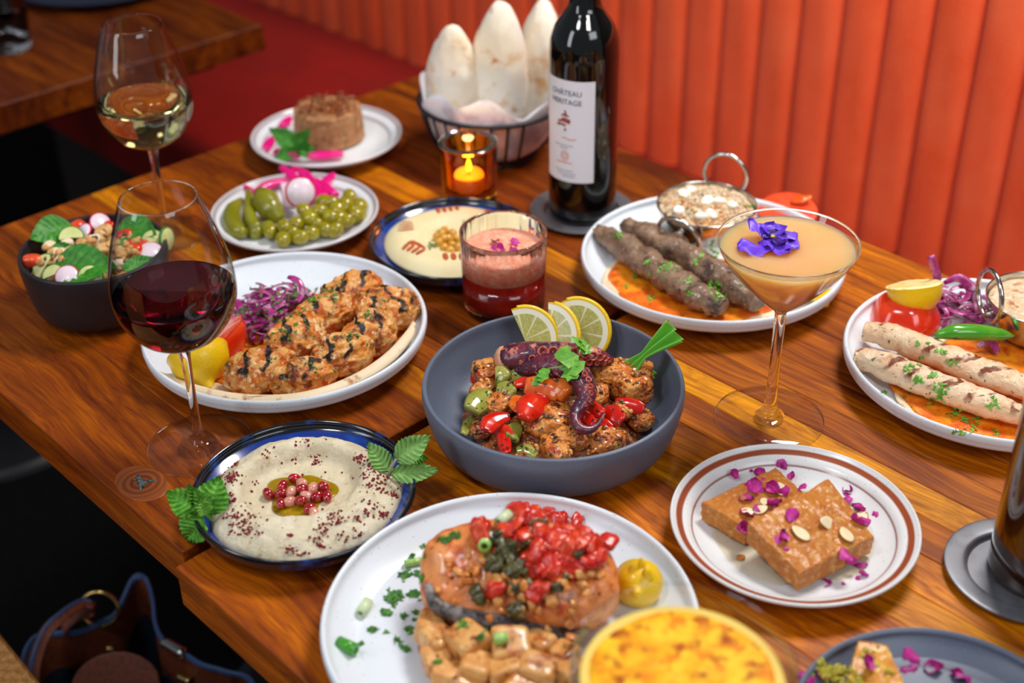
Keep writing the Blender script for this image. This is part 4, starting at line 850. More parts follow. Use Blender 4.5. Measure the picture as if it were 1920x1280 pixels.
# ---------------------------------------------------------------- octopus stew
OX, OY = P['octo']; rs = random.Random(5)
def oc(x, y): return 780+x/3.369, 550+y/3.369
c0 = at(*oc(870, 770), .02)[:2]-np.array([OX, OY])
def stew_h(x, y):
    q = min(1, math.hypot(x/.081, y/.078)); return .0105+.022*(1-q**2.6)
V, F = mound(lambda x, y, q: .0095+(.023*(1-q**2.6))+.0045*float(fb(np.array([[x, y, 0]]), 55, 3, 4)[0])*(1-q**6), lambda a: .080*(1+.07*math.sin(3*a+1)+.05*math.sin(5*a)+.03*math.sin(11*a)), 46, 130, .0085)
stew = add('lentil_stew', (V, F), m_stew, (OX+c0[0], OY+c0[1], T), label='brown lentil and tomato stew in the charcoal bowl', cat='stew', kind='stuff')
ok_ = [(450, 510, .026, .024, .022, .3, .036, 'orange stewed chunk at the left rear of the octopus stew'), (430, 615, .030, .022, .020, .6, .034, 'browned chunk above the green pepper at the left of the stew'), (1290, 515, .052, .030, .024, -.2, .040, 'large pale chunk at the right, under the end of the tentacle'), (1370, 600, .034, .028, .028, .4, .036, 'squarish pale chunk nearest the folded green at the right'),
       (850, 800, .046, .034, .028, .3, .036, 'largest browned chunk in the middle front of the stew'), (960, 905, .038, .030, .024, -.2, .030, 'dark glazed chunk at the front between two pale ones'), (880, 985, .020, .032, .018, .3, .028, 'yellow chunk at the front edge of the stew'), (1195, 935, .036, .030, .027, .1, .022, 'round pale chunk lying alone at the front right of the stew'),
       (545, 690, .034, .026, .020, .5, .037, 'brown stewed chunk right of the pale green pepper'), (1420, 800, .024, .022, .018, .8, .022, 'brown chunk at the right edge of the stew'), (1310, 740, .024, .020, .018, .2, .030, 'pale chunk behind the red strips at the right'), (1130, 640, .030, .022, .020, .9, .038, 'orange chunk right of the curled tentacle'), (410, 860, .022, .018, .014, .3, .024, 'small browned chunk at the left front of the stew'), (800, 460, .040, .022, .018, .1, .038, 'chunk under the curled tentacle')]
for i, (x, y, L, W_, H_, a, h, n) in enumerate(ok_): add('stew_chunk', meatblob(L*.48, W_*.48, H_*.46, 40+i*3, .16, .13, .06, 5, 4 if i in (0, 2, 3, 6) else 0), m_octchunk, at(*oc(x, y), h-.001), Euler((0, 0, a)).to_quaternion(), label=n, cat='stew chunk', group='chunks in the octopus stew')
def pep(pts, rad, mat, label, nm='pepper_strip', fl=.30, h=.045):
    strip(nm, [(*oc(p[0], p[1]), p[2] if len(p) > 2 else h) for p in pts], rad, mat, label, 'pepper', 'pepper pieces in the octopus stew', fl, up=(0, -.75, .65))
pep([(680, 790), (715, 735), (760, 690), (835, 668)], [.006, .013, .012, .004], m_redpep, 'largest shiny red pepper piece in the middle of the stew', fl=.5, h=.048)
pep([(690, 580), (760, 592), (840, 612), (900, 640)], [.007, .0105, .0105, .006], m_orgpep, 'long orange pepper piece under the curled tentacle', h=.052)
pep([(870, 590), (910, 605), (950, 640)], [.008, .0115, .007], m_orgpep, 'squarish orange pepper piece beside the curled tentacle', fl=.6, h=.053)
pep([(620, 575), (690, 562), (760, 570)], [.003, .0055, .004], m_redpep, 'thin red pepper strip behind the orange pepper', h=.05)
pep([(640, 650), (640, 700), (660, 745)], [.005, .008, .005], m_orgpep, 'orange pepper piece left of the largest red one', h=.046)
pep([(440, 868), (470, 820), (520, 790), (590, 775)], [.0055, .0085, .0075, .004], m_redpep, 'bent red pepper strip at the left of the stew', h=.043)
pep([(515, 855), (545, 905), (560, 960), (572, 1010)], [.004, .006, .006, .004], m_redpep, 'narrow red pepper strip hanging to the front left', h=.034)
pep([(530, 850), (565, 868), (605, 895)], [.004, .0055, .003], m_redpep, 'short red pepper strip beside the bent one', h=.037)
pep([(1055, 715), (1110, 728), (1180, 762)], [.005, .0075, .005], m_redpep, 'red pepper strip behind the tentacle tip', h=.043)
pep([(1040, 745), (1075, 780), (1120, 830)], [.004, .0065, .004], m_redpep, 'red pepper strip inside the curl of the tentacle', h=.038)
pep([(1190, 745), (1245, 768), (1305, 805)], [.006, .0095, .006], m_redpep, 'broad red pepper strip right of the tentacle tip', h=.038)
pep([(1150, 800), (1190, 828), (1240, 850)], [.004, .0065, .003], m_redpep, 'red pepper scrap under the tentacle tip', h=.032)
pep([(1255, 690), (1330, 705), (1400, 720), (1440, 730)], [.004, .007, .0065, .004], m_redpep, 'red pepper strip at the right side of the stew', h=.036)
pep([(360, 565), (375, 540), (385, 510)], [.003, .005, .003], m_redpep, 'small red pepper scrap at the far left of the stew', h=.034)
pep([(500, 520), (535, 520), (575, 545)], [.007, .0105, .007], m_greenpep, 'olive green pepper piece under the tentacle root', h=.047, fl=.6)
pep([(600, 525), (650, 520), (700, 530)], [.005, .0085, .005], m_greenpep, 'green pepper piece right of the tentacle root', h=.047, fl=.5)
pep([(510, 605), (560, 612), (615, 640)], [.005, .009, .006], m_greenpep, 'green pepper piece in the left half of the stew', h=.044, fl=.5)
pep([(350, 740), (390, 690), (440, 650), (480, 630)], [.008, .0115, .010, .005], m_greenpep, 'pale green pepper slice at the left of the stew', h=.040, fl=.45)
pep([(370, 780), (330, 830), (300, 890)], [.003, .0055, .003], m_greenpep, 'thin pale green pepper strip at the left edge', h=.026)
pep([(650, 830), (615, 870), (610, 920)], [.005, .008, .006], m_greenpep, 'green pepper piece front of the red one', h=.034, fl=.5)
pep([(630, 1015), (690, 1015), (755, 1045)], [.006, .0095, .006], m_greenpep, 'yellow green pepper piece at the front rim', h=.021, fl=.5)
Bs = bvh([o for o in COL.objects if o.name.startswith(('stew_chunk', 'lentil_stew', 'pepper_strip'))]); Bs2 = bvh([o for o in COL.objects if o.name.startswith(('stew_chunk', 'lentil_stew'))])
def stewbits(n, smin, smax, s, mat, nm, lab, B, kind='crumb', lift=.0008):
    rs = random.Random(s); L = []
    for _ in range(n):
        t = rs.uniform(0, 6.28); q = rs.random()**.42; x, y = OX+c0[0]+.081*q*math.cos(t), OY+c0[1]+.079*q*math.sin(t); l, nn = drop(B, x, y)
        if l is None: continue
        z = rs.uniform(smin, smax); g = blob(z, z*.85, z*.6, .18, 1.5, s+_ % 13, 2 if z > .0022 else 1, 1) if kind == 'crumb' else flake(z, rs)
        L.append(xf(g, l+nn*z*.3, zdir(nn, rs.uniform(0, 6)) @ rq(rs, .4)))
    return add(nm, join(L), mat, label=lab, cat='stew' if kind == 'crumb' else 'herb', kind='stuff')
stewbits(150, .0016, .0032, 1, m_bitbrown, 'lentils', 'brown lentils scattered through the octopus stew', Bs2)
stewbits(300, .0008, .0026, 2, m_bitorange, 'orange_crumbs', 'orange crumbs of tomato and garlic in the octopus stew', Bs2)
stewbits(170, .0010, .0030, 3, m_bitdark, 'dark_herbs', 'dark herb flecks through the octopus stew', Bs, 'flake')
# octopus arms
def arm(pts, rad, label, suck=(), m=70):
    W_ = np.array([at(*oc(x, y), h) for x, y, h in pts]); c = W_.mean(0); V, F = tube(W_-c, np.array(rad), 18, m, .95); d = V-cr(W_-c, m).repeat(18, 0)
    d /= np.linalg.norm(d, axis=1)[:, None]+1e-9; V = V+d*(.0009*fb(V, 220, 2, 3)+.0010*fb(V, 60, 5, 2))[:, None]*np.clip(np.repeat(np.interp(np.linspace(0, 1, m), np.linspace(0, 1, len(rad)), rad), 18)/.008, .2, 1)[:, None]
    o = add('octopus_tentacle', (V, F), m_octo, c, label=label, cat='octopus'); return o, c
_B = {}
t1, tc1 = arm([(548, 425, .052), (600, 405, .056), (700, 395, .060), (850, 388, .062), (1000, 390, .062), (1140, 402, .058), (1238, 425, .052)], [.0095, .0126, .0134, .0126, .0112, .0090, .0038], 'thick octopus tentacle with a row of suckers across the top of the stew')
add('cut_end', blob(.0085, .0122, .0122, .2, 1.6, 4, 3), m_octcut, at(*oc(556, 420), .052)-tc1, parent=t1, label='pale cut end')
def sucker(px, py, h, r, par, c, axis=None, nm='sucker'):
    global _B; r = r*1.25
    if _B.get('o') is not par: _B = {'o': par, 'b': bvh([par])}
    l, nn = hit(_B['b'], px, py)
    if l is None: return
    add(nm, lathe([(p, z*r/.0035) for p, z in prof([(0, -.0008), (r*.4, -.0006), (r*.58, .0010), (r*.78, .0020), (r, .0012), (r*1.02, -.002), (r*.8, -.003)], 18)][::-1], 20), m_sucker, l+nn*.0004-c, zdir(nn), parent=par)
for i, (x, y, r) in enumerate([(801, 370, .0040), (868, 374, .0042), (935, 368, .0041), (1002, 378, .0042), (1058, 385, .0036), (1114, 394, .0035), (1155, 402, .0029), (1188, 410, .0023), (1213, 418, .0019)]): sucker(*oc(x, y), .068-.0012*i, r, t1, tc1)
for i, (x, y, r) in enumerate([(735, 412, .0028), (775, 412, .0030), (840, 418, .0032), (905, 420, .0034), (968, 426, .0034), (1035, 428, .0030), (1090, 432, .0026), (1140, 436, .002)]): sucker(*oc(x, y), .060-.001*i, r, t1, tc1, (0, -.95, .1))
t2, tc2 = arm([(660, 475, .050), (740, 462, .056), (840, 455, .062), (930, 470, .064), (1010, 505, .064), (1062, 570, .060), (1075, 640, .056), (1050, 695, .052), (1012, 745, .049), (1005, 805, .046), (1040, 852, .044), (1098, 860, .043), (1150, 825, .044), (1194, 755, .046)], [.0085, .0106, .0110, .0112, .0110, .0104, .0088, .0070, .0056, .0050, .0046, .0037, .0024, .0009], 'octopus tentacle curling down to a thin tip over the red peppers', m=120)
for i, (x, y, r) in enumerate([(985, 452, .0022), (1030, 480, .0024), (1062, 512, .0022), (1088, 548, .0022), (1100, 590, .0020), (1102, 630, .0018), (1092, 672, .0016), (1070, 705, .0014)]): sucker(*oc(x, y), .064-.002*i, r, t2, tc2, (.6, .1, .6))
# lemon half-wheels standing against the bowl wall
def lemonslice(px, py, h, R, axis, spin, label, full=False, span=math.pi):
    n = 36; A = np.linspace(-span/2, span/2, n); V, F = [], []
    for z in (0, .0045):
        V += [(0, 0, z)]+[(R*math.cos(a), R*math.sin(a), z) for a in A]
    k = n+1; F = [(0, i+2, i+1) for i in range(n-1)]+[(k, k+i+1, k+i+2) for i in range(n-1)]+[(i+1, i+2, k+i+2, k+i+1) for i in range(n-1)]+[(0, 1, k+1, k), (n, 0, k, k+n)]
    V = np.array(V); o = add('lemon_slice', (V, F), m_lemonface, at(px, py, h), zdir(axis, 0) @ Quaternion((0, 0, 1), spin), label=label, cat='lemon', group='lemon slices in the charcoal bowl', flat=True)
    add('rind', tube([(R*.985*math.cos(a), R*.985*math.sin(a), .00225) for a in A[::3]], .0024, 8, 40, up=(0, 0, 1)), m_lemonskin, parent=o); return o
ax = (-.12, -.80, .5)
lemonslice(984, 636, .049, .0298, (-.02, -.85, .45), .42, 'lemon half wheel leftmost of three at the back of the charcoal bowl')
lemonslice(1032, 628, .050, .0298, (-.45, -.72, .42), .25, 'lemon half wheel in the middle of three at the back of the charcoal bowl')
lemonslice(1082, 620, .050, .0298, (-.12, -.85, .45), .55, 'lemon half wheel rightmost of three at the back of the charcoal bowl')
# folded green and cilantro
def twistfn(u, v):
    W_ = .004+.020*abs(u-.42)**1.1; return (.060*(u-.45), v*W_, .0030*math.cos(2.6*math.pi*v+u)*(.5+u)*(.4+abs(u-.42)*2)+.004*math.sin(3*u))
a_, b_ = at(1183, 690, .048), at(1243, 640, .072); fo = add('folded_green', sheet(twistfn, 26, 30, .0005), m_twist, (a_+b_)/2, xdir(b_-a_, .5), label='bright green leaf twisted into a bow at the right of the octopus', cat='leaf')
a_, b_ = at(1192, 682, .050), at(1214, 708, .036); add('folded_fan', sheet(lambda u, v: (.024*u, v*(.005+.009*u), .002*math.cos(5*math.pi*v)*u), 14, 24, .0005), m_twist, a_-np.array(fo.location), Quaternion(), parent=fo).rotation_quaternion = fo.rotation_quaternion.inverted() @ xdir(b_-a_, .4)
fo.children[0].location = fo.rotation_quaternion.inverted() @ Vector([float(v) for v in (a_-np.array(fo.location))])
def cilantro(px, py, h, size, yaw, label, s):
    rs = random.Random(s); L = []
    for k, a in enumerate((-.9, -.3, .3, .9)):
        L.append(xf(flake(size*rs.uniform(.5, .7), rs, 11, .72), (size*.55*math.cos(a), size*.55*math.sin(a), .001*k), Euler((rs.uniform(-.4, .4), rs.uniform(-.4, .4), a)).to_quaternion()))
    L.append(tube([(-size*.5, 0, 0), (0, 0, .0008), (size*.3, 0, .001)], [.0005, .0004], 6)); add('cilantro_leaf', join(L), m_cilantro, at(px, py, h), Euler((.5, 0, yaw)).to_quaternion(), label=label, cat='herb')
cilantro(*oc(905, 465), .075, .020, .2, 'pale green coriander leaf lying on the curled tentacle', 1)
cilantro(*oc(1035, 355), .076, .013, 1.4, 'coriander leaf standing among the suckers', 2)
cilantro(*oc(775, 515), .060, .012, -1.0, 'dark coriander leaf beside the orange pepper', 3)
# ---------------------------------------------------------------- salad bowl
def sb(x, y): return x/5.12, 370+y/5.12
SXY = P['salad']; V, F = mound(lambda x, y, q: .046+.008*(1-q*q)+.003*float(fb(np.array([[x, y, 0]]), 60, 2, 3)[0]), lambda a: .0625, 20, 60, .03)
add('salad_bed', (V, F), m_bread, (*SXY, T), label='tossed salad filling the dark bowl', cat='salad', kind='stuff')
def sleaf(p0, p1, wd, label, curl=.15, mat=m_greenleaf, h0=.062, h1=.066, s=1, roll=0.):
    a, b = at(*sb(*p0), h0), at(*sb(*p1), h1); L = np.linalg.norm(b-a); add('salad_leaf', leaf(L, wd, curl, .25, .05, .0008, s), mat, a, xface(b-a, (a+b)/2, .6), label=label, cat='leaf', group='green leaves in the salad')
sleaf((680, 255), (275, 440), .036, 'green leaf along the far left of the salad', s=2, h0=.070, roll=-.6)
sleaf((520, 640), (1150, 690), .046, 'largest green leaf at the front of the salad', .05, s=3, h0=.065, h1=.070, roll=.6)
sleaf((1150, 250), (1540, 400), .034, 'folded green leaf at the right rear of the salad', s=4, h0=.070, roll=.6)
sleaf((1180, 700), (1480, 570), .018, 'narrow green leaf at the right front of the salad', .0, s=5, h0=.068, roll=.6)
sleaf((480, 490), (730, 465), .011, 'thin green strip near the middle of the salad', 0, s=6, h0=.066)
sleaf((1140, 400), (1260, 490), .014, 'small green leaf beside the red tomato', 0, s=7, h0=.067)
sleaf((1260, 300), (1420, 430), .022, 'drooping green leaf at the right rear', .1, s=8, h0=.068, h1=.062)
def disc(name, px, py, h, R, t, axis, mat, skin, label, cat, group, span=6.283, spin=0.):
    full = span > 6; n = 28; A = np.linspace(0, span, n, endpoint=not full); 
    g = lathe([(0, 0), (R*.97, 0), (R, t*.3), (R, t*.7), (R*.97, t), (0, t)], 28) if full else prism([(0, 0)]+[(R*math.cos(a), R*math.sin(a)) for a in A], 0, t)
    o = add(name, g, mat, at(px, py, h), zdir(axis) @ Quaternion((0, 0, 1), spin), label=label, cat=cat, group=group)
    add('skin', tube([(R*1.0*math.cos(a), R*1.0*math.sin(a), t/2) for a in A], t*.52, 6, 40, closed=full, up=(0, 0, 1)), skin, parent=o); return o
gr = 'radish slices in the salad'
disc('radish_slice', *sb(645, 760), .062, .0108, .002, (.0, -.6, .8), m_radish, m_radskin, 'pink rimmed radish slice at the front rim of the salad bowl', 'radish', gr)
disc('radish_slice', *sb(960, 245), .066, .0100, .002, (.5, -.5, .8), m_radish, m_radskin, 'red rimmed radish slice at the back of the salad', 'radish', gr)
disc('radish_slice', *sb(1450, 520), .064, .0110, .002, (.2, -.3, .9), m_radish, m_radskin, 'radish slice at the right side of the salad', 'radish', gr)
disc('radish_slice', *sb(815, 330), .066, .0082, .002, (-.4, -.5, .8), m_radish, m_radskin, 'radish slice in the upper middle of the salad', 'radish', gr)
gr = 'cucumber slices in the salad'
disc('cucumber_slice', *sb(440, 670), .061, .0125, .003, (-.3, -.6, .7), m_cuke, m_cukeskin, 'half cucumber slice at the left front of the salad', 'cucumber', gr, 3.3, 1.4)
disc('cucumber_slice', *sb(685, 395), .065, .0115, .003, (.2, -.6, .8), m_cuke, m_cukeskin, 'cucumber slice near the far left leaf', 'cucumber', gr, 3.4, -.2)
disc('cucumber_slice', *sb(1470, 415), .066, .0105, .003, (.1, -.5, .8), m_cuke, m_cukeskin, 'cucumber slice under the folded leaf', 'cucumber', gr)
disc('cucumber_slice', *sb(1585, 400), .066, .0115, .003, (.9, -.3, .1), m_cuke, m_cukeskin, 'cucumber slice on edge at the right rim', 'cucumber', gr)
disc('cucumber_slice', *sb(520, 755), .059, .0105, .003, (-.2, -.6, .7), m_cuke, m_cukeskin, 'cucumber slice beside the front radish', 'cucumber', gr, 3.2, .5)
disc('cucumber_slice', *sb(870, 770), .060, .0115, .003, (.1, -.7, .6), m_cuke, m_cukeskin, 'cucumber slice under the largest leaf', 'cucumber', gr)
for i, (x, y, L, mt, lb) in enumerate([(310, 610, .019, m_tomflesh, 'tomato piece at the left of the salad'), (745, 285, .018, m_tomflesh, 'tomato piece at the back left of the salad'), (1290, 500, .026, m_tomato, 'largest red tomato piece in the salad'), (1050, 275, .014, m_tomato, 'red tomato piece at the back of the salad'), (1200, 370, .018, m_tomato, 'tomato piece under the folded leaf'), (1370, 470, .016, m_tomflesh, 'pink tomato piece beside the right radish')]):
    meatpiece('tomato_piece', *sb(x, y), L, L*.7, L*.7, i*.9, .064, mt, 70+i, lb, 'tomato', 'tomato pieces in the salad', .15, 1.3, box=3, sub=3)
SM = {'the front radish slice': (645, 760), 'the largest green leaf': (790, 640), 'the right radish slice': (1450, 520), 'the far left leaf': (470, 360), 'the back radish slice': (960, 245), 'the largest tomato piece': (1290, 500), 'the purple onion strip': (760, 505)}
for i, (x, y, L) in enumerate([(560, 540, .018), (1000, 330, .020), (1150, 540, .021), (890, 420, .018), (990, 500, .018), (800, 440, .015), (470, 470, .015), (900, 530, .015), (680, 520, .016), (600, 600, .015), (1090, 450, .016), (770, 560, .014), (1140, 640, .016), (420, 600, .013), (950, 400, .014), (640, 440, .013)]):
    meatpiece('bread_piece', *sb(x, y), L, L*.75, L*.6, i*1.3, .065, m_bread if i % 3 else m_flat, 80+i, nearlabel('toasted bread piece in the salad', x, y, SM), 'bread', 'toasted bread pieces in the salad', .2, 1.5, box=3, sub=3)
strip('onion_strip', [(*sb(650, 555), .068), (*sb(760, 505), .071), (*sb(880, 470), .069)], [.001, .002, .001], m_onion, 'purple onion strip across the middle of the salad', 'onion')
meatpiece('lime_piece', *sb(830, 535), .012, .010, .008, 0, .069, m_scallion, 99, 'pale green chunk in the middle of the salad', 'vegetable')
Bl = bvh([o for o in COL.objects if o.get('group') in ('toasted bread pieces in the salad', 'tomato pieces in the salad') or o.name.startswith('salad_bed')])
rs = random.Random(21); spots = [(*sb(rs.uniform(300, 1480), rs.uniform(320, 700)), 3, 5) for _ in range(44)]
add('walnut_bits', onsurf(Bl, spots, .0022, .0052, 3, kind='crumb'), m_bread, label='broken brown toast bits through the salad', cat='bread', kind='stuff')
add('dressing_bits', onsurf(Bl, spots[::2], .0018, .0036, 5, kind='crumb'), m_bitbrown, label='dark dressing bits through the salad', cat='salad', kind='stuff')
# ---------------------------------------------------------------- pickles, turnips and olives
def pk(x, y): return 380+x/3.6575, 150+y/3.6575
def rod(name, pts, rad, mat, label, cat, group, h=.012, fl=1., up=(0, 0, 1)): return strip(name, [(*pk(p[0], p[1]), p[2] if len(p) > 2 else h) for p in pts], rad, mat, label, cat, group, fl, 14, up)
gr = 'gherkins on the pickle plate'
rod('gherkin', [(265, 825), (215, 890), (200, 960), (235, 1030), (295, 1050)], [.004, .010, .0115, .0105, .005], m_gherkin, 'curved gherkin at the left rim of the pickle plate', 'pickle', gr, .017)
rod('gherkin', [(315, 755, .026), (320, 840, .024), (325, 930, .021), (370, 1030, .017)], [.003, .0062, .0072, .0075], m_gherkin, 'long thin gherkin beside the curved one', 'pickle', gr)
rod('gherkin', [(395, 770, .034), (430, 830, .030), (480, 900, .024), (545, 960, .018)], [.008, .0155, .0135, .006], m_gherkin, 'fattest gherkin, in front of the radish slice', 'pickle', gr)
rod('gherkin', [(400, 1010), (450, 1020), (500, 1040)], [.006, .010, .006], m_gherkin, 'short gherkin under the fattest one', 'pickle', gr, .014)
rod('gherkin', [(330, 1010), (370, 1040), (400, 1050)], [.006, .0095, .006], m_gherkin, 'stubby gherkin end at the front left', 'pickle', gr, .013)
gr = 'pink turnip sticks'
for pts, r, lb in (([(540, 600), (600, 650), (640, 700)], .0065, 'pink turnip stick rising at the back of the pickle plate'), ([(620, 610), (700, 650), (770, 740), (800, 800)], .0072, 'longest pink turnip stick behind the radish slice'), ([(370, 760), (450, 720), (570, 690)], .0062, 'pink turnip stick at the left of the radish slice'),
                   ([(770, 690), (840, 740), (910, 790)], .0070, 'pink turnip stick at the right, by the olives'), ([(790, 760), (850, 690), (900, 650)], .0062, 'pink turnip stick pointing to the back right'), ([(285, 725), (320, 750), (370, 780)], .0040, 'small pink turnip tip above the gherkins'), ([(730, 780), (800, 800), (850, 770)], .0055, 'pink turnip stick under the radish slice')):
    rod('turnip_stick', [(*p, .020) for p in pts], [r*.7, r, r, r*.75], m_pink, lb, 'turnip', gr, fl=.75)
disc('radish_slice', *pk(672, 768), .033, .0158, .0035, (.15, -.88, .45), m_radish, m_radskin, 'round pale radish slice standing on the pickle plate', 'radish', None)
a_ = at(*pk(575, 790), .022); add('turnip_wedge', prism([(-.006, -.016), (.008, -.018), (.006, .012), (-.006, .012)], 0, .010, 3, .0006, 90), m_radish, a_, Euler((.8, .1, .35)).to_quaternion(), label='white and pink turnip wedge in front of the radish slice', cat='turnip')
OM = {'the radish slice on the pickle plate': (672, 768), 'the fattest gherkin': (470, 880), 'the front rim of the pickle plate': (650, 1130), 'the right rim of the pickle plate': (1150, 900), 'the middle of the olive heap': (850, 950), 'the back corner of the olive heap': (1000, 790)}
og = mk('olive', blob(.0118, .0092, .0092, .04, 1.2, 3, 3), m_olive); rs = random.Random(4)
for i, (x, y, h) in enumerate([(700, 895, 1), (835, 840, 1), (890, 845, 1), (980, 860, 1), (1008, 800, .3), (1075, 870, .3), (1060, 930, .2), (880, 940, 1), (985, 965, .3), (730, 945, 1), (645, 990, .6), (560, 1005, .7), (552, 1092, 0), (665, 1078, 0), (755, 1048, 0), (838, 1022, .1), (905, 1028, 0), (470, 1035, .1), (800, 905, 1), (925, 890, 1), (600, 1050, 0), (930, 960, .5), (1020, 900, .3), (780, 985, .5)]):
    o = add('olive', og, None, at(*pk(x, y), .0155+.011*h), rq(rs, .5), label=nearlabel('glossy green olive', x, y, OM), cat='olive', group='green olives on the pickle plate'); o.scale = [rs.uniform(.86, 1.06)]*3
# ---------------------------------------------------------------- meat cake at the back
bx_, by_ = at(*pk(850, 480), .008)[:2]; by_ += .036
V, F = lathe(prof([(0, .009), (.040, .009), (.0435, .013), (.0425, .03), (.0410, .044), (.037, .048), (0, .049)], 46), 90); V = V+.0016*fb(V, 120, 3, 3)[:, None]*np.array([1, 1, .6]); V[:, 1] *= .92
kb = add('meat_cake', (V, F), m_kibbeh, (bx_, by_, T), .3, label='round brown minced meat cake on the farthest plate', cat='meat cake'); rs = random.Random(8); L = []
for i in range(46):
    t, q = rs.uniform(0, 6.28), math.sqrt(rs.random())*.034; r = rs.uniform(.004, .009); p = np.array([q*math.cos(t), q*math.sin(t)*.9, .050+rs.uniform(0, .010)*(1-q/.04)])
    L.append(xf(tube([(r*math.cos(a), r*math.sin(a), .002*math.sin(3*a)) for a in np.linspace(0, rs.uniform(2, 4), 6)], [.001, .0021, .0012], 6, 14, .5), p, rq(rs, 1)))
add('fried_onions', join(L), m_fried, parent=kb, label='tangle of brown fried onions on top', kind='stuff')
gr = 'pink turnip sticks'
for pts, lb in (([(425, 480), (450, 440), (480, 400)], 'pink turnip stick at the left rim of the farthest plate'), ([(540, 320), (570, 290), (600, 260)], 'pink turnip stick behind the mint on the farthest plate'), ([(720, 520), (830, 515), (965, 505)], 'pink turnip stick in front of the meat cake'), ([(500, 490), (560, 505), (660, 520)], 'pink turnip stick under the mint sprig')):
    rod('turnip_stick', [(*p, .014) for p in pts], [.005, .0068, .0066, .005], m_pink, lb, 'turnip', gr, fl=.75)
m0 = pk(650, 470); mint(at(*m0, .022), [(pk(455, 320), m0, .046, .02, .026, -.1, m_greenleaf), (pk(710, 345), m0, .05, .022, .024, -.2, m_greenleaf), (pk(480, 570), m0, .012, .02, .020, .1, m_greenleaf), (pk(780, 510), m0, .018, .02, .022, -.2, m_greenleaf), (pk(520, 430), m0, .024, .02, .020, .1, m_greenleaf)], 'green mint sprig leaning on the meat cake', seed=30)
# ---------------------------------------------------------------- hummus
def hm(x, y): return 680+x/4.571, 350+y/4.571
hc = (P['hummus'][0]+.001, P['hummus'][1]+.0055)
def hum(x, y, q):
    r = math.hypot(x, y*1.0); k = 1-min(1, max(0, (q-.82)/.18)); return .0138+.0110*max(0, min(1, 1-max(0, (q-.70)/.3)**2))*(1)-.0085*math.exp(-(max(0, r-.012)/.017)**2)-.0034*math.exp(-((r-.032)/.005)**2)+.0006*math.sin(5*math.atan2(y, x)+.5)
hb = add('hummus', mound(hum, lambda a: .0765*(1+.012*math.sin(3*a)), 50, 110, .0128), m_hummus, (*hc, T), label='smooth cream hummus swirled in the blue dish', cat='dip')
def hz(px, py):
    h = .02
    for _ in range(6): p = at(px, py, h); h = hum(p[0]-hc[0], p[1]-hc[1], math.hypot(p[0]-hc[0], p[1]-hc[1])/.0765)
    return h
def pap(p0, p1, wd=.0017):
    wd *= 1.45
    pts = [(p0[0]+(p1[0]-p0[0])*t, p0[1]+(p1[1]-p0[1])*t) for t in np.linspace(0, 1, 5)]; W_ = np.array([at(*hm(*p), hz(*hm(*p))+.0003) for p in pts]); add('paprika_stripe', tube(W_-np.array([*hc, T]), [wd*.7, wd, wd, wd*.6], 6, 10, .3), m_paprika, parent=hb)
for k in range(4):
    pap((640+55*k, 180-5*k), (655+52*k, 225-9*k)); pap((300+6*k, 375-24*k), (440-4*k, 362-20*k), .0012); pap((345+38*k, 535+14*k), (395+46*k, 478+18*k)); pap((705+70*k, 570), (715+68*k, 625), .002); pap((1045+28*k, 220+4*k), (1090+25*k, 195+4*k), .0015)
pap((400, 490), (440, 465), .003); pap((440, 470), (530, 525), .0018)
CM = {'the parsley left of the chickpeas': (590, 505), 'the topmost chickpea on the hummus': (700, 360), 'the middle of the chickpea heap': (715, 450), 'the tumbler, on the hummus': (830, 470), 'the front edge of the hummus hollow': (730, 550)}
rs = random.Random(2); cg = mk('chickpea', blob(.0056, .005, .0048, .08, 1.5, 2, 3), m_chickpea)
for x, y, d in ((640, 430, 0), (700, 380, .5), (735, 445, .7), (700, 520, 0), (765, 500, .2), (655, 480, .2), (690, 450, .9), (770, 400, .2), (800, 450, 0), (750, 550, 0), (930, 360, 0), (970, 340, .3), (820, 520, 0), (680, 410, .6)):
    q = hm(x, y); add('chickpea', cg, None, at(*q, hz(*q)+.004+.005*d), rq(rs, 2), label=nearlabel('golden chickpea', x, y, CM), cat='chickpea', group='chickpeas on the hummus')
herbs('hummus', [(*hm(600, 500), 8, 4, hz(*hm(600, 500))+.003), (*hm(560, 510), 5, 4, hz(*hm(560, 510))+.001), (*hm(640, 380), 3, 3, .022), (*hm(875, 290), 6, 4, .021), (*hm(945, 295), 8, 4, .021), (*hm(810, 465), 5, 3, .022)], 'parsley flecks around the chickpeas', s=5, smin=.002, smax=.0042)
# ---------------------------------------------------------------- aubergine dip
def bb(x, y): return 300+x/3.556, 770+y/3.556
bc = P['baba']; boff = (at(*bb(950, 560), .02)[:2]-np.array(bc))*.6
def bab(x, y, q):
    wx, wy = x+.002, y-.006; r = math.hypot(wx, wy)/(1+.08*math.sin(2*math.atan2(wy, wx)+.6)); ring = .0285
    well = 1/(1+math.exp(-(r-.0435)/.0022))*(1-.18*max(0, min(1, (r-.046)/.03))); n = float(fb(np.array([[x, y, 0]]), 66, 7, 4)[0]); sw = .5*math.sin(math.atan2(wy, wx)*2-r*120)
    return .0138+(.0030+(ring-.0138)*well)*min(1, ((1-q)/.26)**.55 if q < 1 else 0)+(.0060*n+.0022*sw+.0013*float(fb(np.array([[x, y, 0]]), 190, 3, 2)[0]))*(.15+.85*well)*min(1, (1-q)*6)
R_B = .0775
def brf(a): return R_B*(1+.02*math.sin(3*a+1)+.015*math.sin(7*a))
db = add('aubergine_dip', mound(bab, brf, 70, 170, .0128), m_baba, (bc[0]+boff[0], bc[1]+boff[1], T), label='smoky cream aubergine dip with a hollow in the front blue dish', cat='dip')
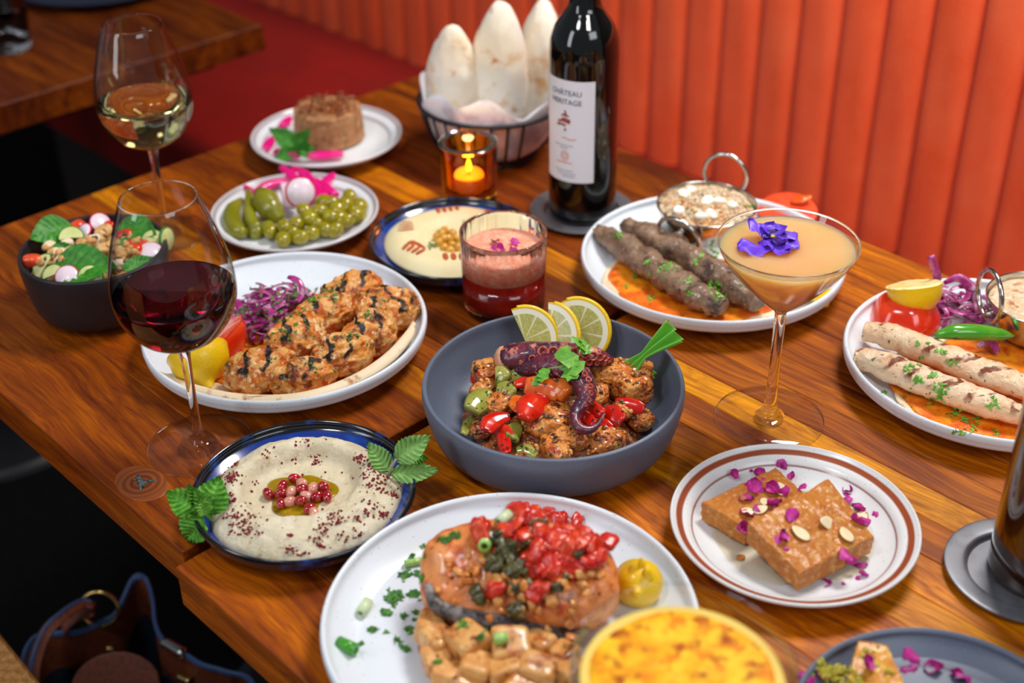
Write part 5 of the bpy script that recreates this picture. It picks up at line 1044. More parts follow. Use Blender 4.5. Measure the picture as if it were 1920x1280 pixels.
def bz(px, py):
    h = .02
    for _ in range(7): p = at(px, py, h); x, y = p[0]-bc[0]-boff[0], p[1]-bc[1]-boff[1]; h = bab(x, y, min(1, math.hypot(x, y)/brf(math.atan2(y, x))))
    return h
rs = random.Random(11); pts = []
for (x, y, n, d) in ((460, 440, 60, 34), (430, 350, 40, 30), (500, 350, 26, 22), (960, 140, 90, 60), (860, 150, 30, 26), (1100, 140, 20, 30), (1450, 470, 90, 70), (1380, 350, 46, 36), (1330, 310, 26, 14), (530, 720, 70, 60), (600, 800, 34, 40), (1090, 780, 36, 40), (1180, 710, 36, 34), (1340, 840, 34, 22), (1250, 880, 26, 34), (930, 970, 30, 40), (870, 830, 10, 12), (870, 920, 14, 20), (1040, 330, 34, 26), (895, 330, 16, 16), (720, 280, 10, 20), (490, 605, 10, 14), (1400, 640, 22, 40), (1500, 700, 34, 24), (1200, 960, 18, 40), (470, 560, 10, 12), (960, 560, 60, 420), (1560, 560, 26, 16), (1290, 190, 14, 12), (640, 480, 6, 10), (1320, 730, 16, 30), (1080, 900, 14, 12), (1050, 860, 10, 20)):
    for _ in range(n):
        q = bb(x+rs.gauss(0, d), y+rs.gauss(0, d*.75)); h = bz(*q); p = at(*q, h)
        if math.hypot(p[0]-bc[0]-boff[0], p[1]-bc[1]-boff[1]) < .080: pts.append((p[0], p[1], T+h+.0004))
add('sumac', crumbs(pts, .0005, .00160, 3, 1, (1, .8, .7), .3), m_sumac, label='dark red sumac sprinkled over the aubergine dip', cat='spice', kind='stuff')
V, F = mound(lambda x, y, q: .0165+.0006*(1-q**4), lambda a: .0265*(1+.13*math.sin(3*a+.4)+.08*math.sin(5*a+1)), 16, 60, .0155); oz = bz(*bb(930, 560)); V[:, 2] += oz-.0160
o_ = at(*bb(935, 560), oz); add('olive_oil', (V, F), m_oil, (o_[0], o_[1], T), label='shallow pool of golden oil in the aubergine dip', cat='oil')
sg = [mk('pomegranate_seed', blob(.0058, .0042, .0045, .10, 1.2, s, 3, 2), mt) for s, mt in ((1, m_pom), (2, m_pompale), (3, m_pom))]
for i, (x, y, pale, up, lb) in enumerate([(898, 453, 0, 0, 'dark seed highest of the red ones'), (817, 500, 0, .2, 'large dark seed at the upper left'), (720, 553, 0, 0, 'red seed lying apart at the far left'), (805, 553, 0, 0, 'red seed under the large upper left one'), (875, 540, 1, .2, 'pale seed at the left of the middle'), (945, 484, 1, 0, 'pale seed below the highest red one'), (950, 522, 0, .5, 'small dark seed at the very middle'), (1020, 515, 1, .3, 'pale seed right of the middle'), (1093, 508, 0, .2, 'red seed at the upper right'), (1043, 573, 0, .3, 'bright red seed right of the largest'), (1115, 573, 0, 0, 'red seed at the far right'), (938, 600, 0, .6, 'largest dark red seed in front of the middle'), (865, 605, 1, 0, 'pale seed left of the largest'), (805, 618, 0, 0, 'dark seed at the lower left'), (978, 572, 1, 0, 'pale seed between the largest and the bright one'), (998, 652, 0, .2, 'red seed at the lower right'), (1028, 686, 1, 0, 'pale seed lowest of all')]):
    q = bb(x, y); add('pomegranate_seed', sg[1 if pale else (0, 2)[i % 2]], None, at(*q, oz+.0035+.003*up), Euler((.3*math.sin(i), .4*math.cos(i*2), i*1.1)).to_quaternion(), label='pomegranate seed on the dip: '+lb, cat='seed', group='pomegranate seeds on the aubergine dip')
b0 = (395, 972); mint(at(*b0, .024), [((411, 890), (388, 965), .052, .026, .030, -.15, None, .7), ((311, 922), (376, 962), .040, .026, .026, .1, None, .7), ((340, 1023), (380, 968), .004, .027, .027, -.35, None, .8), ((362, 920), (384, 962), .05, .028, .020, .1, m_mint, .2), ((350, 904), (378, 955), .054, .03, .012, .1, m_mint), ((372, 935), (386, 965), .045, .03, .014, -.1, m_cilantro, .3)], 'mint sprig at the left rim of the aubergine dip', [(396, 975, .022), (388, 966, .026), (378, 955, .034)], m_mint, 3)
mint(at(731, 889, .024), [((806, 816), (742, 862), .062, .042, .023, -.1, m_mintpale, .9), ((826, 880), (732, 889), .030, .026, .019, -.12, m_mintpale, .9), ((687, 828), (732, 884), .046, .026, .019, .1, m_mintpale, .9), ((805, 862), (760, 858), .036, .036, .013, .1)], 'mint sprig at the right rim of the aubergine dip', [(730, 890, .022), (734, 876, .034), (743, 860, .044)], None, 12)
# ---------------------------------------------------------------- dark kebabs, rice bowl
def kf(x, y): return 1070+x/3.368, 270+y/3.368
flatbread('kafta', (-.024, -.032), .090, math.radians(-115), 'flatbread spread with orange sauce under the dark kebabs', s=4, rise=.002)
def kebab(name, pts, rad, mat, s, label, amp=.0042, lump=.0034, nl=9, fr=85, m=90, cat='kebab', group=None):
    W_ = np.array([at(x, y, h) for x, y, h in pts]); c = W_.mean(0); P_ = cr(W_, m); R_2 = np.interp(np.linspace(0, 1, m), np.linspace(0, 1, len(rad)), rad)
    d = P_[-1]-P_[0]; q = xdir(d); Ri = np.array(q.to_matrix())
    V, F = tube((W_-c)@Ri, rad, 26, m, .86); k = 26; A = cr((W_-c)@Ri, m).repeat(k, 0); dv = V-A; l = np.linalg.norm(dv, axis=1)[:, None]+1e-9
    t = np.repeat(np.linspace(0, 1, m), k); V = V+dv/l*(amp*fb(V, fr, s, 4)+lump*(np.abs(np.sin(t*math.pi*nl+s))**.6-.7)+amp*.6*fb(V, fr*3, s+3, 2))[:, None]
    return add(name, (V, F), mat, c, q, label=label, cat=cat, group=group)
kebab('minced_kebab', [(*kf(165, 545), .027), (*kf(330, 645), .027), (*kf(500, 765), .027), (*kf(680, 885), .026), (*kf(830, 970), .026), (*kf(965, 1040), .025)], [.008, .0140, .0152, .0154, .0154, .0148, .009], m_kafta, 3, 'dark minced kebab in front, lying nearer the plate edge', nl=7)
kebab('minced_kebab', [(*kf(345, 510), .030), (*kf(520, 590), .031), (*kf(690, 680), .031), (*kf(860, 780), .030), (*kf(1030, 900), .029), (*kf(1190, 1010), .027)], [.009, .0140, .0152, .0154, .0150, .014, .009], m_kafta, 8, 'dark minced kebab behind, partly hidden by the martini glass', nl=6)
def balti(key_c, h0, R, H, label, handles, nm='balti_bowl'):
    b = add(nm, lathe(prof([(0, 0), (R*.5, .001), (R*.78, H*.25), (R*.95, H*.7), (R, H-.001), (R-.001, H), (R-.002, H-.001), (R*.92, H*.66), (R*.74, H*.27), (R*.48, .003), (0, .0025)], 50), 72), m_steel, (*key_c, T+h0), label=label, cat='bowl')
    for a, zc, rr, tl in handles:
        n_ = np.array([math.cos(a), math.sin(a), 0]); t_ = np.array([-n_[1], n_[0], 0]); up = np.array([0, 0, 1])*math.cos(tl)+n_*math.sin(tl); cen = n_*(R+.002)+np.array([0, 0, zc])
        add('handle', tube([cen+rr*(math.cos(q)*t_+math.sin(q)*up) for q in np.arange(14)*2*math.pi/14], .0024, 10, 60, closed=True), m_steel, parent=b)
        add('rivet', blob(.004, .004, .003, 0, 1, 1, 2), m_steel, n_*(R*.985)+np.array([0, 0, H*.72]), parent=b)
    return b
rc = at(1325, 384, .050); rb = balti(rc[:2], .0095, .0530, .042, 'small polished steel bowl of rice with two ring handles', [(math.radians(-128), .026, .0245, .25), (math.radians(62), .052, .0240, -.05)])
V, F = mound(lambda x, y, q: .036+.012*(1-q*q)+.0015*float(fb(np.array([[x, y, 0]]), 150, 3, 3)[0]), lambda a: .0495, 26, 80, .03)
rbed = add('rice', (V, F), m_ricebed, (rc[0], rc[1], T+.0095), label='spiced rice heaped in the steel bowl', cat='rice', kind='stuff')
rs = random.Random(3); L = []
for _ in range(520):
    t, q = rs.uniform(0, 6.28), math.sqrt(rs.random()); x, y = .048*q*math.cos(t), .048*q*math.sin(t); L.append(xf(blob(.0034, .001, .001, .1, 1, _ % 7, 1, 1), (x, y, .0375+.012*(1-q*q)+rs.uniform(0, .002)), rq(rs, .5)))
add('rice_grains', join(L), m_rice, parent=rbed, kind='stuff')
Br = bvh([rbed])
AM = {'the front ring handle': (735, 490), 'the rear ring handle': (945, 200), 'the middle of the steel bowl': (860, 400)}
am = mk('almond', blob(.0088, .0062, .0042, .1, 1.3, 5, 3), m_blanched)
for x, y in ((860, 370), (935, 370), (1015, 392), (888, 448), (760, 298), (825, 462), (690, 425), (720, 330)):
    l, n_ = hit(Br, *kf(x, y))
    if l is not None: o = add('almond', am, None, l+n_*.002, Euler((.4*math.sin(x), .3*math.cos(y), x*.37)).to_quaternion(), label=nearlabel('white almond on the rice', x, y, AM), cat='nut', group='almonds on the rice')
add('parsley_flecks', onsurf(Br, [(*kf(815, 310), 16, 6), (*kf(760, 425), 8, 4), (*kf(960, 300), 8, 8), (*kf(1100, 390), 8, 6), (*kf(870, 275), 6, 4), (*kf(700, 380), 6, 12)], .0022, .0046, 2), m_parsley, label='parsley flecks on the rice', cat='herb', kind='stuff')
add('fried_bits', onsurf(Br, [(*kf(690, 400), 30, 12), (*kf(850, 500), 26, 18), (*kf(700, 330), 16, 10), (*kf(960, 470), 20, 16), (*kf(1080, 340), 14, 12)], .0016, .0034, 4, kind='crumb'), m_bitorange, label='fried brown bits in the rice', cat='rice', kind='stuff')
tomato(*kf(1370, 415), .024, .032, (.06, .15, -.95), 'grilled red tomato half behind the martini glass, with charred edge')
strip('pepper_strip', [(*kf(1395, 362), .030), (*kf(1460, 352), .032), (*kf(1522, 332), .036)], [.004, .008, .003], m_orgpep, 'orange red grilled pepper scrap above the tomato half', 'pepper', flat=.5)
yo = at(*kf(880, 680), .016); add('yogurt', blob(.026, .016, .006, .1, 1.4, 3, 4, 2), m_yogurt, yo, -.5, label='white spoonful of yogurt behind the dark kebabs', cat='sauce')
lemonhalf('lemon_half', *kf(1500, 965), .018, .022, (.4, .3, .7), 'yellow lemon half at the right rim of the kebab plate')
oh = at(*kf(1560, 890), .014); onions((oh[0]-.006, oh[1]+.004, T+.0115), .013, .011, .012, 8, 'purple onion strip beside the lemon on the kebab plate', 'purple onion strips on the kebab plate', 6, .3, .9)
Bk = bvh([o for o in COL.objects if o.name.startswith(('minced_kebab', 'flatbread', 'orange_sauce', 'yogurt', 'plate.002'))])
add('chopped_parsley', onsurf(Bk, [(*kf(295, 575), 10, 5), (*kf(620, 765), 14, 7), (*kf(475, 745), 7, 4), (*kf(735, 860), 10, 7), (*kf(745, 935), 6, 5), (*kf(920, 900), 18, 6), (*kf(950, 960), 14, 5), (*kf(780, 740), 6, 6), (*kf(400, 840), 5, 4), (*kf(355, 895), 6, 4), (*kf(510, 975), 6, 4), (*kf(870, 890), 6, 5), (*kf(820, 715), 4, 3), (*kf(600, 820), 6, 16), (*kf(905, 690), 6, 6)], .0020, .0042, 7), m_cilantro, label='chopped bright parsley on the dark kebabs', cat='herb', kind='stuff')
# ---------------------------------------------------------------- pale chicken sausages at the right
def sf(x, y): return 1560+x/3.047, 460+y/3.047
flatbread('saus', (-.008, -.034), .092, math.radians(-115), 'flatbread spread with orange sauce under the pale sausages', s=2, rise=.002)
kebab('chicken_sausage', [(*sf(185, 490), .028), (*sf(330, 520), .029), (*sf(560, 605), .029), (*sf(800, 700), .029), (*sf(1060, 795), .028), (*sf(1250, 860), .027)], [.010, .0128, .0138, .0140, .0138, .0126, .009], m_saus, 4, 'pale grilled chicken sausage at the rear, under the green chili', .0017, .0013, 6, 75, group='pale chicken sausages')
kebab('chicken_sausage', [(*sf(125, 645), .026), (*sf(250, 668), .026), (*sf(460, 750), .026), (*sf(700, 840), .026), (*sf(920, 915), .026), (*sf(1120, 985), .025)], [.010, .0130, .0138, .0141, .0138, .0126, .009], m_saus, 9, 'pale grilled chicken sausage in front, over the orange sauce', .0017, .0013, 6, 75, group='pale chicken sausages')
tomato(*sf(410, 440), .014, .0335, (-.05, .1, 1), 'shiny red tomato half behind the pale sausages', .95)
lem = lemonhalf('lemon_half', *sf(470, 225), .052, .0265, (.10, -.35, -.8), 'grilled lemon half resting on the tomato by the sausages')
oh = at(*sf(700, 420), .014); onions((oh[0]+.004, oh[1]+.004, T+.0115), .030, .022, .026, 40, 'pickled purple onion strip in the heap behind the green chili', 'purple onion strips on the sausage plate', 12, .2)
strip('onion_strip', [(*sf(640, 215), .045), (*sf(720, 185), .052), (*sf(790, 230), .046), (*sf(825, 310), .036), (*sf(840, 390), .026)], [.002, .0042, .0044, .0042, .003], m_onion, 'large onion ring arching over the sausage plate', 'onion', flat=.3, up=(0, -.8, .5))
strip('onion_strip', [(*sf(605, 200), .045), (*sf(590, 140), .060), (*sf(565, 62), .078)], [.0045, .0042, .0038], m_onion, 'pale onion strip sticking straight up behind the lemon', 'onion', flat=.3, up=(0, -1, .2))
strip('onion_strip', [(*sf(830, 580), .018), (*sf(880, 550), .022), (*sf(930, 575), .020), (*sf(935, 620), .016)], [.002, .0035, .0035, .002], m_onion, 'small onion curl beside the tip of the green chili', 'onion', flat=.35, up=(0, -.6, .6))
strip('green_chili', [(*sf(590, 515), .043), (*sf(700, 495), .046), (*sf(840, 498), .044), (*sf(960, 508), .038), (*sf(1042, 517), .034)], [.003, .0078, .0082, .0062, .0012], m_chili, 'glossy green chili lying behind the pale sausages', 'chili', flat=.95, n=14)
rc2 = at(*sf(1190, 330), .046); balti(rc2[:2], .0095, .0500, .042, 'steel bowl with a ring handle cut off by the right edge', [(math.radians(187), .050, .0245, .02)])
V, F = mound(lambda x, y, q: .036+.008*(1-q*q)+.001*float(fb(np.array([[x, y, 0]]), 150, 3, 3)[0]), lambda a: .0465, 20, 60, .03); add('rice', (V, F), m_ricebed, (rc2[0], rc2[1], T+.0095), label='rice in the steel bowl at the right edge', cat='rice', kind='stuff')
Bu = bvh([o for o in COL.objects if o.name.startswith(('chicken_sausage', 'flatbread.002', 'orange_sauce.002', 'plate.003'))]+[o for o in COL.objects if o.name.startswith('orange_sauce')])
add('chopped_parsley', onsurf(Bu, [(*sf(445, 705), 16, 8), (*sf(490, 770), 14, 6), (*sf(580, 745), 12, 5), (*sf(625, 830), 22, 9), (*sf(600, 870), 14, 5), (*sf(700, 955), 16, 7), (*sf(755, 1000), 10, 5), (*sf(825, 995), 8, 5), (*sf(920, 910), 12, 6), (*sf(800, 1050), 8, 5), (*sf(930, 1065), 8, 4), (*sf(305, 840), 6, 4), (*sf(500, 560), 6, 5), (*sf(625, 600), 8, 5), (*sf(520, 640), 5, 5), (*sf(680, 670), 5, 4), (*sf(565, 905), 4, 4), (*sf(730, 1080), 7, 6), (*sf(890, 355), 3, 3), (*sf(420, 850), 3, 5)], .0018, .0040, 9), m_cilantro, label='chopped bright parsley on the pale sausages', cat='herb', kind='stuff')
# ---------------------------------------------------------------- salmon plate in front
def sa(x, y): return 590+x/2.595, 910+y/2.595
po = mk('potato_cube', blob(.0122, .0122, .0122, .07, 1.3, 2, 4, 3, 9), m_potato); po2 = mk('potato_cube', blob(.0122, .0122, .0122, .09, 1.3, 6, 4, 3, 6), m_potato)
rs = random.Random(6); pot = []
for i, (x, y, sz, h, lb) in enumerate([(560, 690, 24, 1, 'at the far left, tucked under the salmon'), (600, 770, 24, 1, 'at the left, below the first'), (750, 780, 30, 1.5, 'the largest, left of the middle'), (950, 800, 28, 1.4, 'tall and upright in the middle'), (1090, 780, 22, 1.3, 'right of the tall one, under the salmon skin'), (780, 905, 26, 1.3, 'in the front row, left of the middle'), (1080, 915, 27, 1.2, 'in the front row, right of the middle'), (645, 930, 20, .9, 'small, at the front left'), (1210, 830, 20, 1, 'beside the custard glass'), (1240, 910, 22, .9, 'in front beside the custard glass'), (590, 845, 20, .9, 'at the left edge of the heap'), (925, 935, 26, 1, 'in the front row, in the middle'), (740, 1000, 24, .9, 'cut off by the bottom edge, at the left'), (1000, 1010, 24, .9, 'cut off by the bottom edge, in the middle')]):
    s_ = sz/25.5; o = add('potato_cube', po if i % 2 else po2, None, at(*sa(x, y), .011+h*.0125), Euler((rs.uniform(-.3, .3), rs.uniform(-.3, .3), rs.uniform(0, 3))).to_quaternion(), label='roast potato cube '+lb, cat='potato', group='roast potato cubes beside the salmon'); o.scale = (s_, s_*rs.uniform(.8, 1.05), s_*rs.uniform(.85, 1.1)); pot.append(o)
f0 = at(*sa(1000, 480), .034); SF = empty('salmon_fillet', f0, -.09, 'roasted salmon fillet topped with tomato and greens', 'fish')
V, F = blob(1, 1, 1, .05, 1.2, 5, 5, 3, 3.2); V = V.copy(); x = V[:, 0].copy(); taper = 1-.30*np.clip(x, 0, 1)**2-.10*np.clip(-x, 0, 1)**2
V *= np.array([.072, .041, .0255]); V[:, 1] *= taper; V[:, 2] *= 1+.05*np.sin(x*3); V[:, 2] += .0020*np.abs(np.sin(V[:, 0]*190+V[:, 1]*120+3*fb(V, 30, 2, 2)))+.0045*fb(V, 55, 4, 4)+.0012*fb(V, 200, 6, 2); V[:, 2] += .006*(V[:, 1]/.04)*1.0
add('flesh', (V, F), m_fish, (0, 0, .003), Euler((.30, 0, 0)).to_quaternion(), parent=SF)
Bg = bvh([SF.children[0]]); Rz = np.array(Euler((0, 0, .09)).to_matrix()); W_ = []
for x, y in ((556, 480), (572, 540), (600, 580), (660, 610), (750, 635), (850, 655), (950, 672), (1050, 688), (1150, 702), (1250, 712), (1330, 690)):
    for dy in range(0, 160, 6):
        l, nn = hit(Bg, *sa(x+dy*.1, y-dy))
        if l is not None: W_.append(l+nn*.0012-f0); break
W_ = np.array(W_)@Rz.T
V, F = tube(W_, [.003, .0055, .0064, .0068, .0068, .0068, .0062, .003], 14, 80, .8, up=(0, .6, 1)); V = V+.0009*fb(V, 200, 3, 3)[:, None]; add('skin', (V, F), m_fishskin, parent=SF)
Bf = bvh(list(SF.children)+pot+[o for o in COL.objects if o.name == 'plate.004'])
def topping(spots, smin, smax, mat, nm, lab, s, kind='crumb', fl=.5):
    rs = random.Random(s); L = []
    for x, y, n, d in spots:
        for k in range(n):
            l, nn = hit(Bf, *sa(x+rs.gauss(0, d), y+rs.gauss(0, d*.8)))
            if l is None: continue
            z = rs.uniform(smin, smax); g = meatblob(z, z*rs.uniform(.5, .9), z*fl*rs.uniform(.6, 1.2), s+k, .3, .25, .05, 3, 4 if k % 2 else 0) if kind == 'crumb' else leaf(z*2.4, z*1.6, .3, .4, .1, .0006, k, 8, 5)
            L.append(xf(g, l+nn*(z*.35+rs.uniform(0, .006)), zdir(nn, rs.uniform(0, 6)) @ rq(rs, .6)))
    return add(nm, join(L), mat, label=lab, cat='topping', kind='stuff')
topping([(1040, 200, 20, 46), (1160, 340, 34, 52), (1240, 280, 22, 46), (1320, 360, 16, 40), (1130, 430, 10, 30), (1180, 260, 18, 40), (830, 225, 5, 14), (885, 510, 5, 12), (1090, 520, 6, 20), (960, 260, 8, 30), (1060, 370, 12, 30)], .0026, .0090, m_topred, 'tomato_topping', 'chopped tomato heaped on the salmon', 3)
topping([(930, 300, 26, 30), (990, 420, 20, 24), (960, 370, 14, 24), (1100, 190, 8, 30), (1000, 490, 8, 16), (780, 560, 5, 20), (990, 600, 6, 16), (1080, 260, 16, 30), (880, 380, 10, 20), (1220, 340, 12, 60), (1300, 300, 8, 40), (1150, 450, 8, 60)], .0026, .0060, m_topgreen, 'spinach_topping', 'dark cooked greens on the salmon', 5)
topping([(900, 440, 24, 60), (1050, 300, 26, 70), (1200, 330, 24, 70), (780, 380, 8, 60), (1250, 450, 14, 60), (1100, 580, 16, 120), (700, 480, 12, 70), (950, 540, 14, 90)], .0018, .0042, m_bitorange, 'garlic_topping', 'pale garlic and onion bits on the salmon', 7)
def scal(px, py, L, r, yaw, mat, label, lift=.0, tilt=0.):
    l, nn = hit(Bf, *sa(px, py)); add('scallion_piece', lathe([(r*.55, -L/2), (r, -L/2), (r, L/2), (r*.55, L/2), (r*.55, -L/2)], 18), mat, l+np.array([0, 0, r*.8+lift]), Euler((0, math.pi/2+tilt, yaw)).to_quaternion(), label=label, cat='scallion', group='scallion pieces on the salmon plate')
scal(487, 385, .0155, .0030, .25, m_scallion, 'pale green scallion piece left of the salmon'); scal(160, 800, .0150, .0048, -.55, m_scalgreen, 'dark green scallion piece at the lower left of the plate'); scal(243, 610, .0135, .0042, 1.2, m_scalpale, 'whitish scallion piece at the left of the plate')
scal(832, 305, .0150, .0046, 1.45, m_scallion, 'green scallion ring standing on the salmon', .002, .3); scal(920, 178, .0120, .0044, .9, m_scalpale, 'whitish scallion piece behind the salmon'); scal(1498, 420, .0090, .0032, .9, m_scalpale, 'small pale scallion piece beside the lemon wedge'); scal(905, 760, .0095, .0042, .2, m_scallion, 'scallion piece on the potato cubes')
add('chopped_parsley', onsurf(Bf, [(*sa(a, b), n, d/2.2) for a, b, n, d in [(385, 540, 60, 17), (350, 620, 34, 10), (480, 530, 26, 13), (440, 440, 18, 14), (500, 430, 14, 9), (525, 455, 8, 6), (280, 705, 16, 7), (462, 700, 16, 8), (447, 800, 14, 7), (640, 265, 24, 10), (690, 240, 12, 8), (1245, 225, 16, 8), (1335, 255, 10, 6), (1345, 305, 16, 8), (1410, 330, 5, 4), (1640, 240, 6, 4), (530, 295, 6, 4), (475, 345, 7, 6), (540, 345, 4, 4), (400, 755, 5, 8), (495, 620, 6, 5), (225, 770, 4, 5), (350, 715, 3, 4), (485, 655, 5, 4), (435, 635, 7, 6), (720, 680, 14, 10), (600, 860, 12, 7), (800, 740, 8, 12), (1190, 262, 6, 5), (1370, 400, 5, 5), (840, 700, 8, 8)]], .0018, .0042, 4), m_parsley, label='chopped parsley strewn over the salmon plate', cat='herb', kind='stuff')
lemonhalf('lemon_wedge', *sa(1575, 470), .022, .0185, (-.10, -.72, .30), 'yellow lemon wedge with burnt points behind the custard glass')
for i, (x, y, yaw) in enumerate(((1548, 372, .2), (1590, 360, -.1), (1622, 395, -.4))): add('lemon_peak', lathe([(.0045, 0), (.0032, .006), (.0004, .0125 if i == 1 else .010), (0, .0125 if i == 1 else .010)], 12), m_lemonskin, at(*sa(x, y+45), .036), Euler((.1, yaw*.6, 0)).to_quaternion(), label='pointed yellow peel tip on top of the lemon wedge, %s of three' % ('leftmost', 'middle and tallest', 'rightmost')[i], cat='lemon')
# ---------------------------------------------------------------- cake slices on the brown-banded plate
def ck(x, y): return 1240+x/3.764, 820+y/3.764
def cake(corners, h, th, label, s):
    C_ = np.array([at(*ck(x, y), hh) for x, y, hh in corners]); c = C_.mean(0); o = add('cake_slice', prism([(p[0]-c[0], p[1]-c[1], p[2]-T) for p in C_], h, h+th, 44, .0019, 150, s, th), m_cake, (c[0], c[1], T), label=label, cat='cake'); return o
k1 = cake([(292, 455, .0255), (600, 640, .0255), (1010, 400, .0262), (805, 212, .0262)], .0065, .0185, 'amber semolina cake slice at the back, under the other one', 2)
k2 = cake([(612, 605, .0400), (975, 960, .0275), (1500, 690, .0275), (1178, 287, .0400)], .0085, .0185, 'amber semolina cake slice in front, leaning on the other one', 5)
V, F = mound(lambda x, y, q: .0004*(1-q**3), lambda a: .060*(1+.12*math.sin(2*a+1)+.06*math.sin(5*a)), 12, 80, -.0002); sy = at(*ck(960, 690), .007); add('syrup', (V, F), m_syrup, (sy[0], sy[1], T+.0061), flat=True, label='clear syrup pooled around the cake slices', cat='syrup')
Bq = bvh([k1, k2]+[o for o in COL.objects if o.get('label') == 'cream plate with brown bands under the two cake slices'])
def almondslice(px, py, L, yaw, label, s, lift=.001):
    l, nn = hit(Bq, *ck(px, py)); V, F = lathe(prof([(0, -.0007), (.9, -.0007), (1, 0), (.9, .0007), (0, .0007)], 10), 26); a = np.arctan2(V[:, 1], V[:, 0]); V = V*np.array([L/2, L*.34, 1]); V[:, 1] *= 1-.3*np.clip(V[:, 0]/(L/2), 0, 1)
    o = add('almond_slice', (V, F), m_almond, l+nn*lift, zdir(nn, 0) @ Quaternion((0, 0, 1), yaw), label=label, cat='nut', group='almond slices on the cakes'); add('brown_edge', tube([(L*.5*math.cos(q), L*.34*math.sin(q)*(1-.3*max(0, math.cos(q))), 0) for q in np.arange(12)*math.pi/6], .0006, 6, 30, closed=True), m_almskin, parent=o)
almondslice(980, 680, .0165, 1.3, 'large almond slice in the middle of the front cake', 1); almondslice(1165, 605, .0165, 2.3, 'almond slice upright, right of the large one', 2); almondslice(1302, 690, .0165, .1, 'almond slice with a crease near the right corner', 3); almondslice(1410, 572, .0145, 2.2, 'almond slice at the right edge, leaning by the petals', 4, .0025)
almondslice(612, 528, .0125, -.5, 'almond slice at the left end of the back cake', 5); almondslice(700, 515, .0125, 1.0, 'almond slice among petals by the front cake corner', 6); almondslice(835, 370, .0160, -.3, 'almond slice at the top of the back cake', 7); almondslice(725, 460, .0095, .2, 'small almond slice in the middle of the back cake', 8)
PM = {'the large almond slice on the front cake': (980, 680), 'the upright almond slice': (1165, 605), 'the creased almond slice': (1302, 690), 'the leaning almond slice': (1410, 572), 'the almond slice topping the back cake': (835, 370), 'the leftmost almond slice': (612, 528), 'the small almond slice on the back cake': (725, 460), 'the top corner of the back cake': (800, 215), 'the left corner of the front cake': (612, 605), 'the top corner of the front cake': (1175, 287), 'the front corner of the front cake': (970, 1000), 'the right side of the front cake': (1250, 860)}
pm = [mk('rose_petal', petal(.0125, .0105, s, .8), m_petal) for s in range(5)]; rs = random.Random(9)
for i, (x, y, sc_) in enumerate([(530, 297, .8), (625, 240, 1), (655, 262, .9), (705, 290, .8), (630, 390, 1.25), (655, 405, 1.1), (735, 365, 1.2), (840, 405, 1.1), (820, 395, .9), (960, 375, .8), (650, 455, 1), (675, 475, .9), (745, 490, 1), (800, 475, 1), (755, 515, .8), (545, 540, 1), (565, 595, .9), (600, 655, 1), (900, 605, 1.1), (820, 685, 1), (855, 670, 1), (905, 790, .4), (1325, 580, 1.1), (1270, 775, 1.2), (1310, 410, .9), (1355, 388, .8), (1285, 395, .7), (1435, 540, 1), (1500, 522, 1.1), (1488, 585, 1), (1465, 550, .8), (885, 230, .9), (930, 255, .7), (1292, 880, .8), (1345, 895, 1), (1210, 1040, .9), (1278, 1025, 1.1), (1390, 970, .7), (1405, 1005, .9)]):
    l, nn = hit(Bq, *ck(x, y))
    if l is not None: o = add('rose_petal', pm[i % 5], None, l+nn*.0015, zdir(nn, rs.uniform(0, 6)) @ rq(rs, .6), label=nearlabel('rose petal', x, y, PM), cat='petal', group='rose petals on the cakes' if 3 < i < 24 else 'rose petals on the brown banded plate'); o.scale = [sc_*.95]*3
l, nn = hit(Bq, *ck(560, 858)); add('cake_crumb', blob(.0035, .0028, .0022, .3, 2, 3, 3), m_cake, l+nn*.0015, label='single cake crumb on the brown banded plate', cat='crumb')
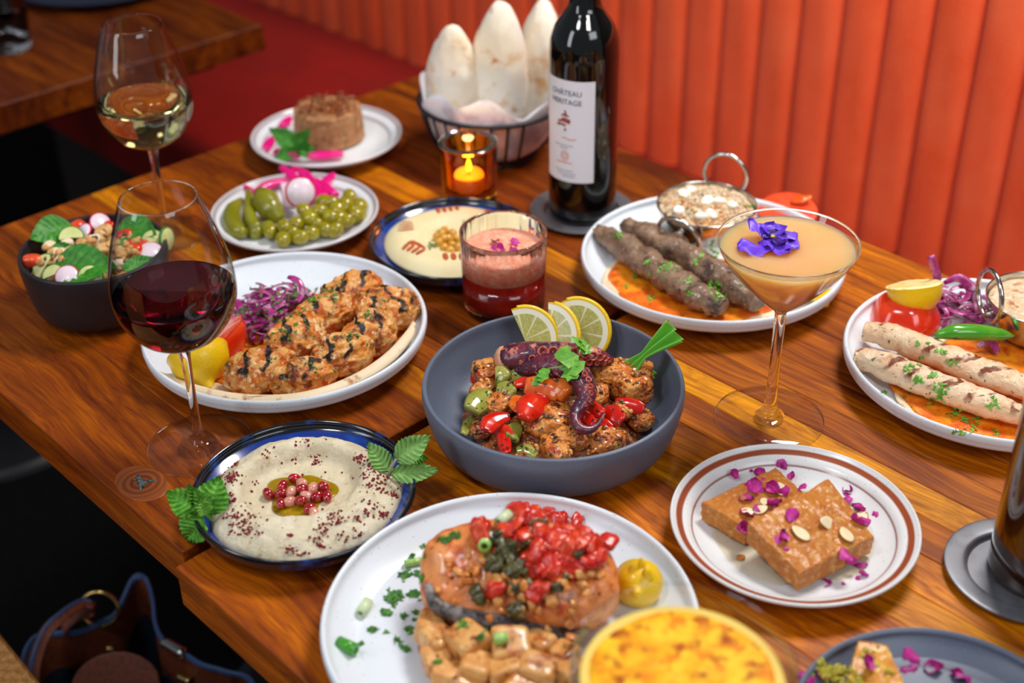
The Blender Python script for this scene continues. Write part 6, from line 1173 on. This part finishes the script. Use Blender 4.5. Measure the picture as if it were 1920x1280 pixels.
# ---------------------------------------------------------------- custard glass and dark plate at the front edge
vx, vy = .0978, .569; cg_ = add('custard_glass', lathe(prof([(0, 0), (.036, 0), (.039, .002), (.036, .005), (.012, .010), (.0095, .022), (.014, .034), (.038, .048), (.056, .07), (.0645, .098), (.0672, .120), (.0662, .1212), (.0652, .120), (.0622, .098), (.0535, .073), (.035, .052), (.012, .042), (0, .041)], 90), 80), m_thin, (vx, vy, T+.0008), label='blurred footed glass of yellow custard in the foreground', cat='glass')
add('custard', lathe(prof([(0, .0415), (.012, .0428), (.035, .0528), (.0533, .0738), (.0592, .094), (.0602, .1065), (.0594, .1076), (.045, .1078), (0, .1078)], 50), 72), m_custrim, parent=cg_)
V, F = mound(lambda x, y, q: .1082+.0009*(1-q**6)+.0007*float(fb(np.array([[x, y, 0]]), 90, 3, 3)[0])*(1-q), lambda a: .0548*(1+.015*math.sin(5*a)), 24, 90, .1075); add('burnt_top', (V, F), m_brulee, parent=cg_, label='burnt sugar top of the custard')
def dk_(x, y): return 1050+x/2.207, 1080+y/2.207
w0 = [at(*dk_(1235, 265), .034), at(*dk_(1355, 285), .034), at(*dk_(1420, 430), .034), at(*dk_(1400, 640), .030), at(*dk_(1150, 560), .030)]; c = np.mean(w0, 0)
add('cake_wedge', prism([(p[0]-c[0], p[1]-c[1], p[2]-T) for p in w0], .007, .034, 16, .0016, 110, 3), m_goldcake, (c[0], c[1], T), label='golden cake wedge on the charcoal plate at the lower right', cat='cake')
DM = {'the golden cake wedge': (1300, 360), 'the custard glass': (1000, 430), 'the rear rim of that plate': (1500, 330), 'the right edge of the picture': (1900, 430)}
Bd = bvh([o for o in COL.objects if o.name.startswith('cake_wedge') or o.get('label') == 'charcoal plate with a cake wedge at the lower right corner'])
for i, (x, y) in enumerate([(1280, 352), (1490, 358), (1605, 400), (1700, 425), (1055, 425), (1075, 440), (1480, 375), (1590, 385)]):
    l, nn = hit(Bd, *dk_(x, y))
    if l is not None: o = add('rose_petal', pm[i % 5], None, l+nn*.002, zdir(nn, i*1.3) @ rq(rs, .6), label=nearlabel('petal on the charcoal plate', x, y, DM), cat='petal', group='rose petals on the charcoal plate'); o.scale = [1.1]*3
add('pistachio_crumbs', onsurf(Bd, [(*dk_(1110, 400), 46, 13), (*dk_(1090, 380), 26, 8), (*dk_(1200, 420), 26, 14), (*dk_(1270, 300), 6, 10), (*dk_(1160, 390), 14, 8), (*dk_(990, 390), 4, 4), (*dk_(1300, 400), 6, 20)], .0012, .0032, 5, kind='crumb'), m_pist, label='yellow green pistachio crumbs around the cake wedge', cat='nut', kind='stuff')
